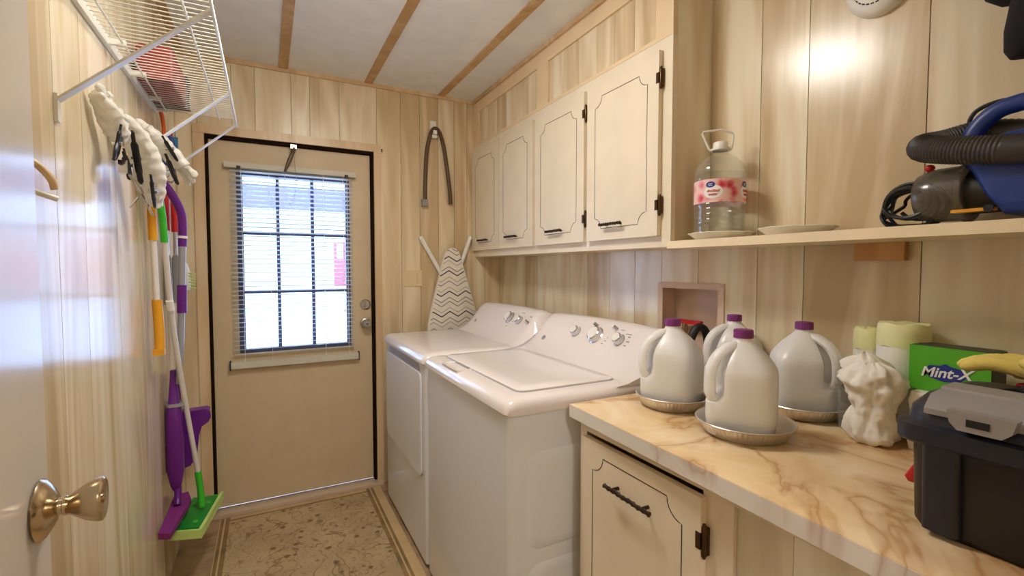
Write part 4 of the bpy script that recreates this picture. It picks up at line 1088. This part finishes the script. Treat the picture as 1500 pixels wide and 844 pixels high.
# black strap and pouch hanging above the vacuum
bg = thing('hanging_bag', 'black fabric bag hanging above the vacuum at the top right', 'bag', (1.30, .34, 1.75))
b = B().loft([[(1.30 + .035 * math.cos(a) * k, yc_ + w * math.sin(a), z) for a in [2 * PI * i / 20 for i in range(20)]] for yc_, w, z, k in ((.36, .004, 1.742, .2), (.362, .024, 1.747, .6), (.36, .034, 1.762, .9), (.358, .037, 1.80, 1), (.352, .036, 1.85, 1), (.345, .034, 1.89, .8), (.340, .02, 1.92, .5))])
b.build('pouch', M['dark_fabric'], bg)
B().loft([[(1.315 + hx * math.cos(a), y, zc_ + hz_ * math.sin(a)) for a in [2 * PI * i / 20 for i in range(20)]] for y, zc_, hz_, hx in ((.442, 1.935, .020, .012), (.430, 1.945, .062, .034), (.405, 1.955, .095, .046), (.36, 1.965, .118, .052), (.28, 1.965, .122, .054), (.21, 1.96, .105, .048), (.175, 1.95, .055, .025))]).build('bag_body', M['dark_fabric'], bg)
B().tube([(XR - .045, .33, 2.085), (1.375, .33, 2.10), (1.33, .33, 2.085), (1.315, .33, 2.05)], .007, 8).build('hanging_loop', M['dark_fabric'], bg)
hk = tag(B().tube([(XR - .001, .33, 2.06), (XR - .04, .33, 2.055), (XR - .05, .33, 2.075)], .005, 8).lathe([(.018, 0), (.018, -.004), (.001, -.005)], (XR, .33, 2.06), 'x', 16).build('bag_hook', M['steel']), 'small steel wall hook holding the black bag', 'hook')

sd = thing('smoke_detector', 'round white detector high on the right wall', 'smoke detector', (XR, .672, 2.08))
B().lathe([(.078, 0), (.078, -.012), (.074, -.022), (.066, -.030), (.046, -.036), (.001, -.037)], (XR, .672, 2.074), 'x', 40).build('cover', M['white_plastic'], sd)
for k in range(30):
    a = 2 * PI * k / 30
    B().box(XR - .0355, XR - .033, -.0035, .0035, -.0015, .0015).xform(Matrix.Translation((0, .672 + .052 * math.cos(a), 2.074 + .052 * math.sin(a))) @ Matrix.Rotation(a + PI / 2, 4, 'X')).build('vent_slot', M['gap'], sd)

# ================================================================ BACK WALL THINGS
hkk = thing('wall_hook', 'white adhesive hook above the hanging brown hose', 'hook', (.957, YB, 2.16))
B().box(.937, .977, YB - .006, YB - .0005, 2.20, 2.272).bevel(.003, 2).build('back_plate', M['white_plastic'], hkk)
B().tube(smooth_path([(.960, YB - .006, 2.215), (.960, YB - .03, 2.196), (.960, YB - .036, 2.185), (.960, YB - .04, 2.205)], 4), .010, 10, flat=(1.3, .7)).ball((.960, YB - .02, 2.172), (.024, .014, .014)).build('hook_arm', M['white_plastic'], hkk)
hs = thing('rubber_hose', 'brown rubber hose draped over the white wall hook', 'hose', (.966, YB - .02, 1.75))
hp = smooth_path([(.896, YB - .02, 1.765), (.898, YB - .022, 1.90), (.908, YB - .022, 2.06), (.925, YB - .022, 2.15), (.945, YB - .022, 2.205), (.970, YB - .022, 2.222), (.997, YB - .022, 2.195), (1.022, YB - .022, 2.11), (1.045, YB - .022, 1.96), (1.062, YB - .02, 1.83), (1.066, YB - .02, 1.752)], 6)
B().tube(hp, .0125, 12).build('hose', M['hose_brown'], hs)
B().box(.876, .912, YB - .034, YB - .004, 1.728, 1.770).bevel(.006, 2).build('end_fitting', M['grey_plastic'], hs)

# ironing board hung nose-up: nose, waist and chevron cover
ib = thing('ironing_board', 'narrow ironing board with chevron cover hanging on the back wall', 'ironing board', (1.06, YB - .04, .80))
ibx, tilt = 1.066, .01
def half(z): # half width along the height
    top = 1.468
    d = top - z
    if d < .035: return .048 * math.sqrt(max(0, 1 - ((.035 - d) / .035) ** 2)) * .95 + .0
    return .048 + .128 * min(1, ((d - .035) / .46)) ** .92
yf = YB - .052
zs = [.70 + i * .012 for i in range(64)] + [1.4665]
zs = [z for z in zs if z < 1.467] + [1.467]
def cxz(z): return ibx + tilt * (1.468 - z) / .5
b = B()
b.loft([[(cxz(z) - half(z), yf + .004, z), (cxz(z) - half(z) * .96, yf, z), (cxz(z) + half(z) * .96, yf, z), (cxz(z) + half(z), yf + .004, z), (cxz(z) + half(z), yf + .024, z), (cxz(z) - half(z), yf + .024, z)] for z in zs])
b.build('board_cover', plain('iron_cover_cloth', lin(234, 226, 212), .85, bump=.3, bscale=500), ib)
cols = [plain('chevron_%d' % i, c, .85) for i, c in enumerate((lin(70, 64, 80), lin(140, 130, 134), lin(186, 176, 168)))]
k = 0; z = .89
pat = [0, 1, 2, 1, 0, 2, 1, 1, 0, 2, 1, 2, 0, 1, 2, 0, 1, 1, 2, 0, 1, 2, 0, 2, 1, 0]
while z < 1.46:
    # one zigzag stripe clipped to the outline
    pts = []
    P_ = .112; amp = .034; th = .0040 if pat[k % len(pat)] == 0 else .0030
    nst = 60
    for i in range(nst + 1):
        x = -.19 + .38 * i / nst
        tri = abs(((x / P_ + .25) % 1) - .5) * 2
        zz = z + amp * tri
        if zz < 1.462 and zz > .79 and abs(x) < half(min(zz, 1.46)) * .965: pts.append((cxz(zz) + x, zz))
        else:
            if len(pts) > 2:
                b = B(); b.loft([[(p[0], yf - .0006, p[1] - th), (p[0], yf - .0006, p[1] + th), (p[0], yf + .001, p[1] + th), (p[0], yf + .001, p[1] - th)] for p in pts]); b.build('chevron_stripe', cols[pat[k % len(pat)]], ib, smooth=False)
            pts = []
    if len(pts) > 2:
        b = B(); b.loft([[(p[0], yf - .0006, p[1] - th), (p[0], yf - .0006, p[1] + th), (p[0], yf + .001, p[1] + th), (p[0], yf + .001, p[1] - th)] for p in pts]); b.build('chevron_stripe', cols[pat[k % len(pat)]], ib, smooth=False)
    k += 1; z += .026 if k % 2 else .040
for s, xt, zt_ in ((-1, .862, 1.535), (1, 1.205, 1.545)):
    B().tube([(xt, YB - .020, zt_), (ibx + s * .02, YB - .018, 1.22)], [.0145, .0135], 12).build('folded_leg', M['white_plastic'], ib)
B().tube([(ibx, YB - .014, 1.30), (ibx, YB - .014, .72)], .010, 10).build('spine_tube', M['white_plastic'], ib)

sw = thing('light_switch', 'tan double switch plate on the back wall by the door', 'light switch', (.82, YB, 1.27))
B().box(.762, .877, YB - .006, YB - .0005, 1.222, 1.322).bevel(.003, 2).build('cover_plate', M['switch'], sw)
B().box(.846, .866, YB - .012, YB - .006, 1.242, 1.302).bevel(.003, 1).build('rocker', M['switch'], sw)
B().box(.785, .835, YB - .0066, YB - .006, 1.232, 1.312).build('blank_insert', M['switch'], sw)
tag(B().tube([(.632, YB + .0, 2.055), (.632, YB - .012, 2.055), (.632, YB - .014, 2.04)], .0035, 6).build('small_nail', M['gap']), 'small dark nail beside the top corner of the door casing', 'nail')

# ================================================================ LEFT WALL THINGS
# ---- wire shelf
wsx1, wz = -.105, 1.990
wy0, wy1 = .35, 2.42
sh = thing('wire_shelf', 'white coated wire shelf with diagonal braces on the left wall', 'wire shelf', (-.25, 1.4, wz))
w0 = B().tube([(XL + .012, 0, 0), (wsx1 - .004, 0, 0), (wsx1, 0, -.004), (wsx1, 0, -.028)], .0017, 6)
wm = w0.mesh('wire'); wm.materials.append(M['white_metal'])
ny = int((wy1 - wy0) / .0255)
for i in range(ny + 1):
    o = bpy.data.objects.new('wire', wm); COL.objects.link(o); o.parent = sh
    o.location = Vector((0, wy0 + i * .0255, wz)) - rootloc(sh)
for x, z, r in ((XL + .045, wz - .005, .0032), (-.170, wz - .005, .0032), (wsx1, wz - .029, .0034), (wsx1 - .002, wz - .005, .0028)):
    B().tube([(x, wy0 - .01, z), (x, wy1 + .012, z)], r, 8).build('long_rod', M['white_metal'], sh)
B().prism([(XL + .0005, wz - .016), (XL + .012, wz - .016), (XL + .016, wz - .004), (XL + .012, wz + .012), (XL + .0005, wz + .012)], 'y', wy0, wy1).build('wall_rail', M['white_metal'], sh)
for y in (.6, 1.15, 1.45, 1.75, 2.0, 2.25, 2.40):
    B().box(XL + .012, XL + .052, y - .006, y + .006, wz - .012, wz + .004).bevel(.002, 1).build('wall_clip', M['white_plastic'], sh)
for y in (1.372, 1.985, 2.405):
    p0, p1 = Vector((XL + .008, y, 1.70)), Vector((wsx1, y, wz - .030))
    d = (p1 - p0).normalized(); u = Vector((0, 1, 0)); n_ = d.cross(u)
    def sec(p): return [p + u * a + n_ * c for a, c in ((-.011, 0), (.011, 0), (.011, .005), (.009, .005), (.009, .002), (-.009, .002), (-.009, .005), (-.011, .005))]
    bb = B().loft([sec(p0), sec(p1)]).build('diagonal_brace', M['white_metal'], sh)
    fo = B().box(XL + .0005, XL + .008, y - .009, y + .009, 1.655, 1.715).bevel(.002, 1).build('brace_foot', M['white_metal'], bb)
# ---- red case on the shelf
rc = thing('red_case', 'dark red case with a black and chrome base lying on the wire shelf', 'case', (-.335, 2.22, wz + .002))
B().loft([ring_rr(-.384, -.276, 2.04, 2.34, .012, wz + .0042), ring_rr(-.384, -.276, 2.04, 2.34, .012, wz + .11), ring_rr(-.376, -.284, 2.05, 2.33, .012, wz + .12)]).build('case_body', M['dark_red'], rc)
B().loft([ring_rr(-.390, -.268, 2.341, 2.40, .010, wz + .0022), ring_rr(-.390, -.268, 2.341, 2.40, .010, wz + .125)]).build('case_end', M['black'], rc)
B().box(-.392, -.266, 2.362, 2.378, wz + .0019, wz + .07).build('chrome_band', M['chrome'], rc)

# ---- white knobbly gloves and black clips bunched on the wall
def lumpy(name, label, path, rads, fingers, loc):
    t = thing(name, label, 'glove', loc, 0, 'white gloves clipped to the left wall')
    b = B()
    pts = smooth_path(path, 9); n = len(pts)
    rr = []
    for i in range(n):
        u = i / (n - 1) * (len(rads) - 1); k = int(min(u, len(rads) - 2)); f = u - k
        rr.append((rads[k] * (1 - f) + rads[k + 1] * f) * (1 + .05 * math.sin(i * 1.3)))
    b.tube(pts, [x * 1.25 for x in rr], 20, flat=(1, .7))
    for p, q, r in fingers:
        P_ = smooth_path([p, ((p[0] + q[0]) / 2, (p[1] + q[1]) / 2, (p[2] + q[2]) / 2 + .008), q], 5); m = len(P_)
        b.tube(P_, [r * (1 + .12 * (i % 2)) * (1 if i < m - 2 else (.8 if i == m - 2 else .4)) for i in range(m)], 10)
    for v_ in b.bm.verts:                       # knobbly, crumpled skin
        n_ = noise.noise(v_.co * 55) * .008 + noise.noise(v_.co * 140 + Vector((3, 1, 7))) * .008
        v_.co += Vector((n_, n_ * .7, noise.noise(v_.co * 70) * .007)); v_.co.x = max(v_.co.x, XL + .002)
    b.build('rubber_shell', M['white_lump'], t, subsurf=1)
    return t
lumpy('rubber_glove', 'white knobbly glove clipped to the left wall, nearest the camera', [(-.378, 1.56, 1.785), (-.365, 1.60, 1.755), (-.355, 1.64, 1.715), (-.352, 1.66, 1.68)], [.012, .024, .026, .014], [((-.36, 1.59, 1.76), (-.372, 1.545, 1.80), .009), ((-.358, 1.62, 1.76), (-.362, 1.60, 1.80), .009)], (-.37, 1.6, 1.67))
lumpy('rubber_glove', 'white knobbly glove clipped to the left wall, middle and largest', [(-.360, 1.72, 1.770), (-.345, 1.76, 1.74), (-.328, 1.80, 1.69), (-.316, 1.83, 1.64), (-.312, 1.855, 1.585), (-.318, 1.87, 1.535)], [.016, .030, .034, .034, .026, .012], [((-.32, 1.84, 1.62), (-.296, 1.86, 1.575), .011), ((-.318, 1.85, 1.585), (-.300, 1.875, 1.535), .010), ((-.35, 1.73, 1.75), (-.372, 1.70, 1.785), .010)], (-.34, 1.8, 1.53))
lumpy('rubber_glove', 'white knobbly glove clipped to the left wall, farthest, fingers pointing out', [(-.350, 1.95, 1.800), (-.325, 1.97, 1.775), (-.290, 1.99, 1.735), (-.255, 2.01, 1.690)], [.018, .028, .028, .026], [((-.258, 2.0, 1.70), (-.215, 2.02, 1.660), .011), ((-.262, 2.015, 1.695), (-.224, 2.035, 1.642), .011), ((-.270, 2.03, 1.69), (-.240, 2.045, 1.632), .010), ((-.34, 1.96, 1.79), (-.37, 1.945, 1.815), .012)], (-.3, 1.98, 1.63))
def clip(label, p0, p1, w):
    """spring clip: two black jaws, a chrome pivot and a wire"""
    t = thing('spring_clip', label, 'clip', tuple((Vector(p0) + Vector(p1)) / 2), 0, 'black spring clips on the left wall')
    p0, p1 = Vector(p0), Vector(p1); d = (p1 - p0); L = d.length; d.normalize(); s = d.cross(Vector((1, .2, 0))).normalized()
    for q in (-1, 1):
        path = [p0 + s * q * .020, p0 + d * L * .3 + s * q * .013, p0 + d * L * .55 + s * q * .008, p0 + d * L * .85 + s * q * .014, p1 + s * q * .002]
        B().tube(smooth_path(path, 5), [w * .55] * 4 + [w] * 10 + [w * .8] * 5 + [w * .5, w * .4], 8, flat=(1.1, .7)).build('jaw', M['black'], t)
    B().tube([p0 + d * L * .5 - Vector((.012, 0, 0)), p0 + d * L * .5 + Vector((.012, 0, 0))], .006, 10).build('spring_pivot', M['chrome'], t)
clip('black spring clip under the nearest white glove', (-.340, 1.625, 1.715), (-.352, 1.600, 1.625), .0075)
clip('upright black spring clip between the nearest and middle white gloves', (-.330, 1.690, 1.725), (-.322, 1.735, 1.585), .0085)
clip('short black spring clip behind the upright one on the left wall', (-.345, 1.665, 1.665), (-.340, 1.700, 1.590), .0075)
clip('black spring clip hanging lowest beside the middle white glove', (-.300, 1.745, 1.615), (-.296, 1.765, 1.520), .0080)
clip('slim black spring clip lying along the farthest white glove', (-.300, 1.935, 1.775), (-.262, 1.955, 1.700), .0065)
clip('black spring clip tucked under the farthest white glove', (-.290, 1.92, 1.715), (-.262, 1.945, 1.620), .0080)
ch2 = thing('clip_hanger', 'thin chrome clip hanger dangling below the white gloves', 'hanger', (-.335, 1.70, 1.55))
B().tube(smooth_path([(-.340, 1.655, 1.615), (-.328, 1.70, 1.575), (-.316, 1.755, 1.535), (-.306, 1.79, 1.500)], 5), .0035, 8).build('wire', M['chrome'], ch2)
B().box(-.352, -.332, 1.635, 1.665, 1.598, 1.632).bevel(.004, 2).build('clip_end', M['chrome'], ch2)
B().tube([(-.33, 1.735, 1.545), (-.345, 1.71, 1.512)], .003, 8).build('prong', M['chrome'], ch2)
# rail the gloves and tools hang from
rl = thing('tool_rail', 'pale wall rail the gloves and brooms hang from', 'rail', (XL, 1.95, 1.72))
B().box(XL + .0005, XL + .012, 1.92, 2.60, 1.700, 1.735).bevel(.003, 1).build('rail_strip', M['trim_wood'], rl)
for y in (1.95, 2.16, 2.24, 2.44, 2.56): B().tube([(XL + .010, y, 1.722), (XL + .035, y, 1.716), (XL + .045, y, 1.727)], .004, 8).build('peg', M['steel'], rl)

# ---- tools
def grip(t, name, pts, r, mat, seg=12, n=5, flat=None):
    return B().tube(smooth_path(pts, n), r, seg, flat=flat).build(name, mat, t)
yt = thing('scraper', 'orange-yellow handled scraper hanging on the left wall', 'scraper', (-.375, 2.16, 1.03))
grip(yt, 'upper_grip', [(-.378, 2.14, 1.66), (-.372, 2.15, 1.58), (-.370, 2.155, 1.44)], .0145, M['yellow'])
grip(yt, 'shaft', [(-.370, 2.155, 1.44), (-.366, 2.16, 1.20)], .0105, M['white_rod'])
grip(yt, 'lower_grip', [(-.366, 2.16, 1.22), (-.362, 2.16, 1.12), (-.360, 2.155, 1.035)], .0135, M['yellow'], flat=(1, 1.25))
B().box(-.380, -.345, 2.135, 2.17, 1.015, 1.037).bevel(.004, 1).build('blade', M['yellow'], yt)

gm = thing('flat_mop', 'green flat mop with white pole hanging on the left wall', 'mop', (-.33, 2.42, .2))
grip(gm, 'handle_grip', [(-.372, 2.255, 1.690), (-.366, 2.265, 1.62), (-.360, 2.28, 1.54), (-.358, 2.295, 1.44)], [.009] * 4 + [.013] * 12, M['lime'])
grip(gm, 'pole', [(-.358, 2.295, 1.45), (-.350, 2.36, 1.12), (-.330, 2.44, .80), (-.294, 2.51, .40)], .0105, M['white_rod'])
grip(gm, 'pole_joint', [(-.3535, 2.333, 1.205), (-.3520, 2.345, 1.165)], .0135, M['white_plastic'])
grip(gm, 'neck', [(-.295, 2.505, .42), (-.286, 2.50, .33), (-.282, 2.49, .262)], .0135, M['lime'])
hp_ = [(-.386, 2.33), (-.262, 2.29), (-.216, 2.63), (-.336, 2.65)]
hdm = B().prism(hp_, 'z', .228, .246).bevel(.006, 2).build('mop_head', M['lime'], gm)
inn = [(-.372, 2.35), (-.272, 2.318), (-.234, 2.61), (-.328, 2.63)]
B().prism(inn, 'z', .2455, .251).bevel(.003, 1).build('head_plate', plain('deep_green', lin(24, 140, 50), .4), hdm)
B().prism([(-.384, 2.325), (-.262, 2.285), (-.2625, 2.297), (-.384, 2.337)], 'z', .218, .254).build('pale_rim', M['lime_pale'], hdm)
B().prism([(-.262, 2.285), (-.208, 2.63), (-.220, 2.632), (-.274, 2.289)], 'z', .218, .256).build('pale_rim', M['lime_pale'], hdm)
for p in ((-.352, 2.40), (-.295, 2.38), (-.325, 2.56), (-.262, 2.55)): B().lathe([(.012, 0), (.010, .004), (.001, .005)], (p[0], p[1], .251), 'z', 12).build('pad_gripper', M['lime'], hdm)

pm = thing('spray_mop', 'purple spray mop with bent grip and grey pole on the left wall', 'mop', (-.35, 2.45, .28))
grip(pm, 'bent_grip', [(-.380, 2.40, 1.700), (-.360, 2.42, 1.668), (-.332, 2.44, 1.61), (-.318, 2.45, 1.555), (-.318, 2.45, 1.48), (-.320, 2.45, 1.43)], .0165, M['purple'])
grip(pm, 'grip_ring', [(-.3185, 2.45, 1.475), (-.3190, 2.45, 1.465)], .0185, M['white_plastic'])
grip(pm, 'pole', [(-.320, 2.45, 1.44), (-.330, 2.45, 1.16), (-.345, 2.45, .88), (-.352, 2.45, .84)], .0135, M['rod'])
grip(pm, 'joint_sleeve', [(-.3255, 2.45, 1.265), (-.3285, 2.45, 1.145)], .0185, M['purple'])
bd_ = B().loft([[(-.367 + p[0], 2.45 + p[1], z) for p in rrect(-w, w, -d_, d_, min(w, d_) * .6)] for z, w, d_ in ((.375, .012, .012), (.40, .020, .02), (.46, .030, .03), (.60, .030, .034), (.735, .026, .034), (.76, .020, .022), (.84, .013, .014), (.90, .010, .011))]).build('tank_body', M['purple'], pm)
B().loft([[(-.362 + p[0], 2.45 + p[1], z) for p in rrect(-w, w, -w, w, w * .6)] for z, w in ((.745, .0325), (.758, .0325))]).build('tank_band', M['rod'], bd_)
grip(pm, 'neck', [(-.362, 2.45, .39), (-.362, 2.44, .345), (-.362, 2.42, .32)], .014, M['purple'])
B().prism([(-.392, 2.20), (-.352, 2.18), (-.318, 2.47), (-.340, 2.56), (-.390, 2.54)], 'z', .292, .316).bevel(.005, 2).build('mop_pad', M['magenta'], pm)

dp = thing('dustpan', 'purple plastic dustpan hanging beside the spray mop near the corner', 'dustpan', (-.32, 2.60, .42))
poly = [(-.388, .405), (-.330, .425), (-.306, .47), (-.296, .56), (-.284, .600), (-.258, .618), (-.247, .640), (-.250, .668), (-.268, .680), (-.388, .676)]
B().prism(poly, 'y', 2.585, 2.60).bevel(.004, 2).build('pan_back', M['purple'], dp)
B().prism([(p[0], p[1]) for p in [(-.388, .640), (-.262, .645), (-.254, .668), (-.268, .676), (-.388, .672)]], 'y', 2.60, 2.665).bevel(.006, 2).build('pan_wall', M['purple'], dp)
grip(dp, 'handle', [(-.372, 2.592, .675), (-.372, 2.592, .76), (-.376, 2.592, .86)], .011, M['purple'])

for k, (x, y, lab) in enumerate(((-.384, 2.52, 'red-handled broom with metal shaft hanging behind the green mop'), (-.366, 2.60, 'second red-handled tool with metal shaft nearest the back corner'))):
    rt_ = thing('red_handled_tool', lab, 'cleaning tool', (x, y, 1.2), 0, 'red-handled tools on the left wall')
    grip(rt_, 'red_grip', [(x, y, 1.655), (x, y, 1.50)], .0135, M['red'])
    grip(rt_, 'metal_shaft', [(x, y, 1.51), (x, y, 1.39)], .0085, M['chrome'])
    B().loft([[(x + p[0], y + p[1], z) for p in rrect(-w, w, -.01, .01, .006)] for z, w in ((1.18, .016), (1.38, .014), (1.395, .009))]).build('grey_head', M['grey_plastic'], rt_)
sb = thing('scrub_brush', 'small white scrub brush with green bristles near the corner', 'brush', (-.345, 2.72, 1.25))
B().tube(smooth_path([(-.375, 2.72, 1.37), (-.350, 2.72, 1.345), (-.340, 2.72, 1.28), (-.344, 2.72, 1.235)], 5), [.008] * 4 + [.016] * 12, 10).build('brush_body', M['white_plastic'], sb)
bb = B()
for i in range(6):
    for j in range(4): bb.tube([(-.334, 2.708 + j * .008, 1.245 + i * .014), (-.306, 2.708 + j * .008, 1.240 + i * .014)], .0028, 5)
bb.build('bristles', M['lime_pale'], sb)
ob = thing('hanging_strap', 'orange strap hanging from the wire shelf end', 'strap', (-.376, 2.44, 1.9))
B().tube(smooth_path([(-.380, 2.43, 2.0), (-.374, 2.44, 1.96), (-.370, 2.44, 1.91), (-.372, 2.44, 1.87)], 6), .012, 10, flat=(1.3, .6)).build('strap_loop', M['orange'], ob)
B().tube([(-.372, 2.44, 1.875), (-.368, 2.44, 1.83)], .010, 8).build('purple_tab', M['purple'], ob)
bs = thing('spray_gun', 'small blue spray gun hanging below the orange strap', 'spray gun', (-.35, 2.43, 1.78))
B().loft([[(-.350 + p[0], 2.43 + p[1], z) for p in rrect(-w, w, -.018, .018, .008)] for z, w in ((1.765, .016), (1.78, .026), (1.82, .024), (1.87, .018), (1.885, .012))]).build('blue_body', M['blue'], bs)
B().box(-.340, -.322, 2.418, 2.442, 1.80, 1.885).bevel(.004, 2).build('light_blue_side', plain('teal_plastic', lin(46, 120, 160), .35), bs)
B().tube([(-.350, 2.43, 1.885), (-.350, 2.435, 1.905)], .011, 10).build('red_collar', M['dark_red'], bs)

# coat hook behind the inner door's edge
chk = thing('coat_hook', 'pale two-prong coat hook on the left wall beside the inner door', 'hook', (XL, 1.21, 1.5))
B().box(XL + .0005, XL + .006, 1.135, 1.165, 1.475, 1.545).bevel(.003, 1).build('back_plate', M['trim_wood'], chk)
B().tube(smooth_path([(XL + .006, 1.15, 1.535), (XL + .030, 1.16, 1.53), (XL + .048, 1.175, 1.505), (XL + .052, 1.18, 1.485)], 5), .0065, 10).build('upper_prong', M['trim_wood'], chk)
B().tube(smooth_path([(XL + .006, 1.15, 1.49), (XL + .030, 1.165, 1.478), (XL + .055, 1.18, 1.468)], 5), .0055, 10).build('lower_prong', M['white_metal'], chk)
